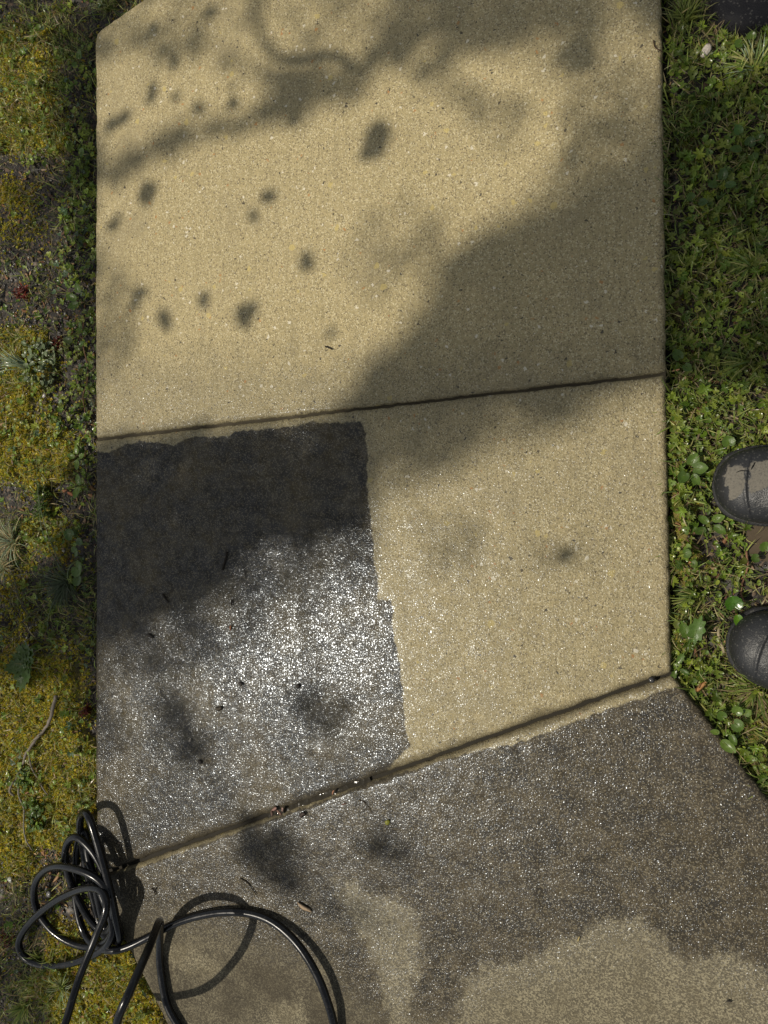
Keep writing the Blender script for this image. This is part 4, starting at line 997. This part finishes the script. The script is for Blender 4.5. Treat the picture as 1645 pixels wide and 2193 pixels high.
# ------------------------------------------------------------------ the hose: one long tube in loops
def z4(pts, h):   # points read off an enlargement of the photograph's lower left corner
    hs = np.interp(np.linspace(0, 1, len(pts)), np.linspace(0, 1, len(h)), h)
    return [(x / 4.6375, 1720 + y / 4.6375, k) for (x, y), k in zip(pts, hs)]
HP = [(770, 2330, .009), (725, 2230, .012), (708, 2165, .022), (680, 2090, .024), (640, 2025, .020), (590, 1978, .014), (540, 1957, .011), (480, 1953, .010), (420, 1963, .009), (370, 1980, .009), (318, 2007, .010), (275, 2028, .016), (245, 2036, .022)]
HP += z4([(1060, 1460), (980, 1440), (900, 1380), (850, 1310), (800, 1200), (760, 1020), (742, 820), (752, 600), (770, 420), (800, 310), (835, 270)], [.020, .006, -.012, -.014, -.016, -.010, 0, .008])
HP += z4([(862, 380), (890, 560), (930, 760), (970, 930), (1005, 1090), (1040, 1220), (1100, 1330), (1160, 1390)], [.010, .014, .006, -.004, -.004, .004])
HP += z4([(1195, 1370), (1175, 1250), (1140, 1080), (1100, 890), (1030, 620), (960, 370), (905, 190), (870, 110), (835, 85), (805, 125), (792, 220)], [.016, .034, .045, .055, .056, .048, .030, .014])
HP += z4([(812, 350), (840, 560), (885, 780), (935, 980), (985, 1170), (1030, 1310), (1080, 1370), (1130, 1320), (1150, 1200)], [.006, -.006, -.010, -.012, -.004, .012, .026])
HP += z4([(1128, 1010), (1085, 830), (1020, 660), (950, 520), (870, 420), (800, 355), (740, 330), (675, 380), (645, 490), (660, 640), (715, 810), (780, 960), (860, 1110), (945, 1220), (1020, 1280)], [.034, .042, .045, .046, .044, .034, .020, .008, .002, -.004, -.006])
HP += z4([(1090, 1260), (1125, 1150), (1115, 990), (1060, 850), (960, 745), (840, 685), (710, 645), (590, 625), (480, 648), (395, 715), (345, 815), (336, 930), (362, 1050), (430, 1165), (520, 1270), (640, 1355), (770, 1412), (900, 1432), (1010, 1405), (1090, 1330)], [.012, .034, .055, .060, .050, .030, .012, .002, -.004, -.008, -.010, -.004, .012])
HP += z4([(1135, 1190), (1110, 960), (1045, 720), (970, 520), (900, 400), (862, 400), (880, 560), (950, 760), (1030, 960), (1100, 1130), (1125, 1260), (1095, 1370), (1030, 1445), (945, 1502), (800, 1562), (650, 1602), (510, 1614), (380, 1600), (270, 1555), (203, 1485), (182, 1400), (212, 1305), (300, 1185), (420, 1070), (560, 968), (700, 896), (820, 852), (930, 842), (1010, 868), (1055, 940)], [.022, .028, .030, .028, .030, .030, .026, .014, .004, -.006, -.010, -.006, .002, .014, .034, .055, .066])
HP += z4([(1062, 1040), (1040, 1120), (1000, 1210), (930, 1385), (870, 1530), (790, 1730), (720, 1950), (650, 2193)], [.072, .074, .080, .105, .140])
HP += [(126, 2232, .160), (150, 2262, .185), (205, 2266, .215), (242, 2218, .240), (256, 2172, .252), (275, 2130, .245), (297, 2080, .215), (320, 2028, .172), (336, 1986, .115), (341, 1974, .080), (343, 1977, .050), (342, 2002, .026), (342, 2040, .013), (343, 2070, .010), (357, 2150, .010), (384, 2200, .010), (430, 2290, .010)]
HPW = [at(u, v, h) for u, v, h in HP]
HC = catmull(HPW, .004)
# smooth the run a little, as rubber does
for _ in range(14):
    HC[1:-1] = HC[1:-1] * .5 + (HC[:-2] + HC[2:]) * .25
V, F = tube(HC, .0083, 16)
HB = at(230, 1960, -.02)
hose = mesh_obj('hose', V - HB, F, rubber('hose_rubber', (.0035, .0037, .0045), .23, .0, .00006, False, 400)); hose.location = HB
tag(hose, 'black rubber hose lying in a pile of loops at the lower left', 'hose')

pv, pf = [], []
i0 = int(np.argmin(np.linalg.norm(HC - at(96, 2066, -.006), axis=1))); up_ = np.array([0, 0, 1.0])
for k in range(13):
    if k in (3, 8): continue
    c = HC[i0 + int(k * .9)] + (HC[i0 + int(k * .9) + 1] - HC[i0 + int(k * .9)]) * ((k * .9) % 1); t = HC[i0 + 2 + int(k * .9)] - HC[i0 + int(k * .9) - 2]; t /= np.linalg.norm(t); s_ = np.cross(t, up_); s_ /= np.linalg.norm(s_); n_ = np.cross(s_, t)
    h_ = random.uniform(.0008, .0014)
    for q in range(3):
        a_ = (q - 1) * h_ * .8; b_ = len(pv)
        for e, w_ in ((-1, -1), (1, -1), (1, 1), (-1, 1)):
            y_ = a_ + w_ * .00032; pv.append(c + t * e * random.uniform(.0006, .0013) + s_ * y_ + n_ * (math.sqrt(.0083 ** 2 - y_ * y_) + .00025))
        pf += [[b_, b_ + 1, b_ + 2], [b_, b_ + 2, b_ + 3]]
mesh_obj('printed_marking', np.array(pv) - HB, np.array(pf), solidcol('faded_print', .6), np.tile([[.22, .22, .21]], (len(pv), 1)), smooth_=False, parent=hose)

# ------------------------------------------------------------------ the tree outside the picture that shades the path
def up_sun(S, H):
    """point at height H whose shadow falls on ground point S (x, y)"""
    S = np.asarray(S, float); H = np.asarray(H, float)
    return np.concatenate([S + SUN_H * (H * SUN_T)[..., None], H[..., None]], -1)
SHADE = [  # outline in photograph pixels, share of sunlight stopped
    ([(1440, 250), (1330, 335), (1240, 390), (1150, 440), (1080, 490), (1000, 530), (940, 570), (910, 630), (890, 690), (850, 740), (790, 800), (745, 850), (730, 895), (780, 905), (1020, 890), (1235, 880), (1300, 835), (1440, 785)], .99),
    ([(780, 905), (1020, 890), (1235, 880), (1180, 935), (1080, 960), (930, 1020), (845, 1060), (790, 1040)], .72), ([(1180, 880), (1300, 835), (1250, 930), (1170, 960)], .3),
    ([(1425, 200), (1700, 150), (1720, 840), (1445, 820)], .84),
    ([(830, -60), (1430, -60), (1430, 70), (1300, 60), (1220, 70), (1130, 95), (1000, 105), (950, 150), (900, 155), (830, 145), (770, 155), (800, 100), (850, 40)], .88),
    ([(560, 150), (620, 140), (700, 150), (760, 160), (775, 185), (740, 205), (680, 225), (630, 262), (600, 242), (570, 262), (480, 292), (400, 302), (330, 330), (260, 372), (180, 400), (180, 345), (260, 340), (330, 300), (400, 283), (500, 268), (560, 238), (590, 200)], .95),
    ([(190, 65), (260, 65), (330, 65), (420, 90), (500, 108), (560, 140), (580, 175), (530, 150), (450, 125), (350, 115), (260, 112), (190, 120)], .78),
    ([(530, -60), (590, -60), (580, 40), (575, 90), (545, 60)], .5), ([(590, -40), (830, -40), (820, 60), (760, 110), (640, 100), (600, 60)], .42),
    ([(880, 140), (960, 150), (1000, 190), (1060, 210), (1110, 240), (1125, 290), (1080, 315), (1040, 290), (1000, 250), (960, 210), (900, 170)], .6), ([(190, -60), (540, -60), (550, 60), (420, 70), (190, 60)], .35),
    ([(1130, 95), (1430, 70), (1430, 250), (1300, 230), (1180, 180)], .55),
    ([(1200, 230), (1430, 200), (1430, 330), (1250, 390), (1180, 380)], .62),
    ([(190, 560), (260, 560), (300, 640), (290, 720), (260, 800), (190, 810)], .5),
    ([(740, 470), (880, 430), (960, 470), (920, 560), (820, 650), (740, 640)], .32),
    ([(190, 955), (500, 925), (790, 895), (800, 1050), (790, 1110), (700, 1140), (600, 1155), (530, 1180), (480, 1230), (430, 1290), (370, 1330), (300, 1350), (190, 1370)], .985),
    ([(110, 1150), (203, 1080), (203, 1440), (-40, 1450), (-40, 1270), (60, 1230)], .93),
    ([(795, 1100), (805, 1190), (700, 1230), (620, 1290), (500, 1370), (380, 1440), (200, 1470), (200, 1360), (370, 1325), (480, 1228), (600, 1150), (700, 1135)], .55), ([(795, 1180), (805, 1250), (700, 1290), (560, 1390), (400, 1470), (380, 1430), (620, 1280)], .25),
    ([(340, 1480), (400, 1490), (445, 1560), (430, 1630), (370, 1650), (345, 1570)], .75),
    ([(630, 1480), (740, 1490), (770, 1560), (690, 1590), (620, 1540)], .6),
    ([(490, 1770), (600, 1755), (655, 1830), (630, 1905), (540, 1880)], .85), ([(780, 1785), (880, 1795), (860, 1865), (800, 1890)], .7),
    ([(205, 1520), (260, 1540), (270, 1600), (205, 1620)], .45), ([(600, 1880), (720, 1870), (820, 1960), (760, 2000)], .4),
    ([(1150, 1155), (1230, 1155), (1245, 1212), (1160, 1215)], .4), ([(890, 1120), (1045, 1120), (1045, 1205), (920, 1215)], .35),
    ([(90, 60), (300, -60), (203, 60), (203, 600), (130, 560)], .85), ([(100, 640), (203, 600), (203, 900), (150, 880)], .5), ([(-30, -60), (120, -60), (60, 60), (-30, 120)], .4), ([(-30, 380), (120, 340), (110, 560), (-30, 560)], .45), ([(120, 1000), (203, 980), (203, 1090), (120, 1150)], .6),
    ([(-40, 1960), (60, 1900), (110, 2100), (80, 2230), (-40, 2230)], .6), ([(1480, -60), (1720, -60), (1720, 90), (1500, 60)], .7), ([(30, 560), (110, 560), (130, 640), (60, 690)], .3), ([(100, 1440), (203, 1440), (203, 1560), (120, 1520)], .5),
]
SPOTS = [(372, 135, 25, 1), (325, 190, 28, 1), (322, 212, 24, 1), (375, 208, 20, .8), (425, 230, 30, 1), (497, 222, 27, 1), (495, 190, 18, .7), (240, 268, 34, 1), (262, 255, 28, .8), (312, 415, 46, 1), (235, 490, 36, .7), (248, 465, 28, .7), (572, 420, 30, 1), (540, 462, 24, .8), (803, 300, 56, 1), (795, 322, 36, 1), (655, 562, 33, 1), (300, 628, 32, .9), (290, 648, 24, .8), (350, 688, 40, 1), (433, 643, 30, 1), (523, 672, 44, 1), (705, 714, 24, .5), (1232, 112, 56, 1), (1245, 130, 44, 1), (1200, 1188, 40, .7), (330, 60, 40, .7), (450, 30, 40, .7), (625, 262, 24, 1)]
rt = np.random.default_rng(21)
leafT = t_disc(10, .05, 5, 0, .15, 1, .72, .25)
lp, ls, lt, lh = [], [], [], []
LEAF = .046      # a leaf's length, smaller where the shade is thin
for si, (poly, op) in enumerate(SHADE):
    G = gpoly(poly); lo, hi = G.min(0), G.max(0)
    A = 0.5 * abs(np.dot(G[:, 0], np.roll(G[:, 1], 1)) - np.dot(G[:, 1], np.roll(G[:, 0], 1)))
    LF = LEAF * (.48 if op < .55 else .62 if op < .8 else .8)
    n = int(-math.log(1 - op) * A / (LF * LF * .42))
    q = rt.uniform(lo, hi, (n * 14 + 200, 2)); q = q[inpoly(G, q[:, 0], q[:, 1])][:n]
    q = q + rt.normal(0, .012, q.shape)
    H = rt.uniform(*((6.0, 9.0) if si in (0, 1, 2, 3) or op in (.55, .25) else (4.2, 6.4)), len(q))
    lp.append(up_sun(q, H)); ls.append(rt.uniform(.8, 1.2, len(q)) * LF); lt.append(rt.uniform(.1, .8, len(q)))
for u, v, s, op in SPOTS:
    S = gpoly([(u, v)])[0]; sz = s / 960.0
    n = 1 if op < .75 else 2
    for k in range(n):
        H = rt.uniform(2.4, 2.9); P = up_sun((S + rt.normal(0, sz * .06, 2))[None], np.array([H]))[0]
        lp.append(P[None]); ls.append(np.array([sz * 1.25 * (1 if n == 2 else .8)])); lt.append(np.array([.15]))
# the rest of the crown, over the ground outside the picture
q = rt.uniform([-5.0, -3.4], [3.2, 4.2], (9000, 2)); u, v = px_of(q[:, 0], q[:, 1])
k = ~((u > -90) & (u < 1760) & (v > -110) & (v < 2330)) & (fbm(q[:, 0], q[:, 1], .5) > .47); q = q[k]
lp.append(up_sun(q, rt.uniform(3.4, 6.4, len(q)))); ls.append(rt.uniform(.8, 1.3, len(q)) * .06); lt.append(rt.uniform(.1, .9, len(q)))
lp, ls, lt = np.vstack(lp), np.concatenate(ls), np.concatenate(lt)
nL = len(lp); td = rt.uniform(0, 2 * np.pi, nL); yw = rt.uniform(0, 2 * np.pi, nL)
cen = np.stack([np.cos(yw), np.sin(yw), 0 * yw], -1) * (ls * .5)[:, None]
TB = np.array([-4.2, 2.6, -.05])
tree = tag(empty('tree', TB), 'leafy tree whose boughs cast the dappled shade over the path', 'tree')
V, F, C = scatter(leafT, lp - cen - TB, ls, yw, lt, td, pick([(.05, .10, .02), (.07, .12, .025), (.04, .085, .02)], nL))
mesh_obj('crown', V, F, M_LEAF, C, parent=tree)
def limb_shadow(px, hs, r0, r1):
    S = gpoly(px); H = np.interp(np.linspace(0, 1, len(px)), np.linspace(0, 1, len(hs)), hs)
    C = catmull(up_sun(S, H), .05); return tube(C - TB, np.linspace(r0, r1, len(C)), 10)
top = np.array([0.3, -.1, 4.6])
tc = catmull([[0, 0, 0], [.05, -.02, 1.2], [.2, -.1, 3.0], top], .1)
v, f = tube(tc, np.linspace(.16, .10, len(tc)), 18)
mesh_obj('trunk', v, f, M_BARK, np.tile(np.array([[.13, .105, .08]]), (len(v), 1)), parent=tree)
def limb(px, hs, r0, r1, start=None):
    S = gpoly(px); H = np.interp(np.linspace(0, 1, len(px)), np.linspace(0, 1, len(hs)), hs)
    P = up_sun(S, H) - TB
    if start is not None: P = np.vstack([[start], P])
    C = catmull(P, .04); v, f = tube(C, np.linspace(r0, r1, len(C)), 10)
    mesh_obj('limb', v, f, M_BARK, np.tile(np.array([[.12, .10, .075]]), (len(v), 1)), parent=tree)
limb([(900, -700), (870, -200), (850, 20), (790, 120), (700, 185), (560, 248), (400, 292), (205, 372), (20, 430)], [6.6, 6.2, 5.8], .035, .012, top)
limb([(1300, -500), (1420, -40), (1480, 300), (1250, 560), (1050, 760), (850, 960), (600, 1060), (400, 1180), (150, 1320)], [5.0, 4.6, 4.2], .03, .010, top)
limb([(520, -300), (545, 20), (572, 92), (602, 120), (650, 123), (700, 116), (738, 126), (768, 155)], [4.8, 2.7, 2.4], .013, .010, top)
limb([(300, 1300), (385, 1540), (480, 1700), (590, 1830)], [4.2, 3.8], .006, .003)
limb([(600, 1060), (700, 1535), (830, 1830)], [4.2, 3.8], .005, .002)
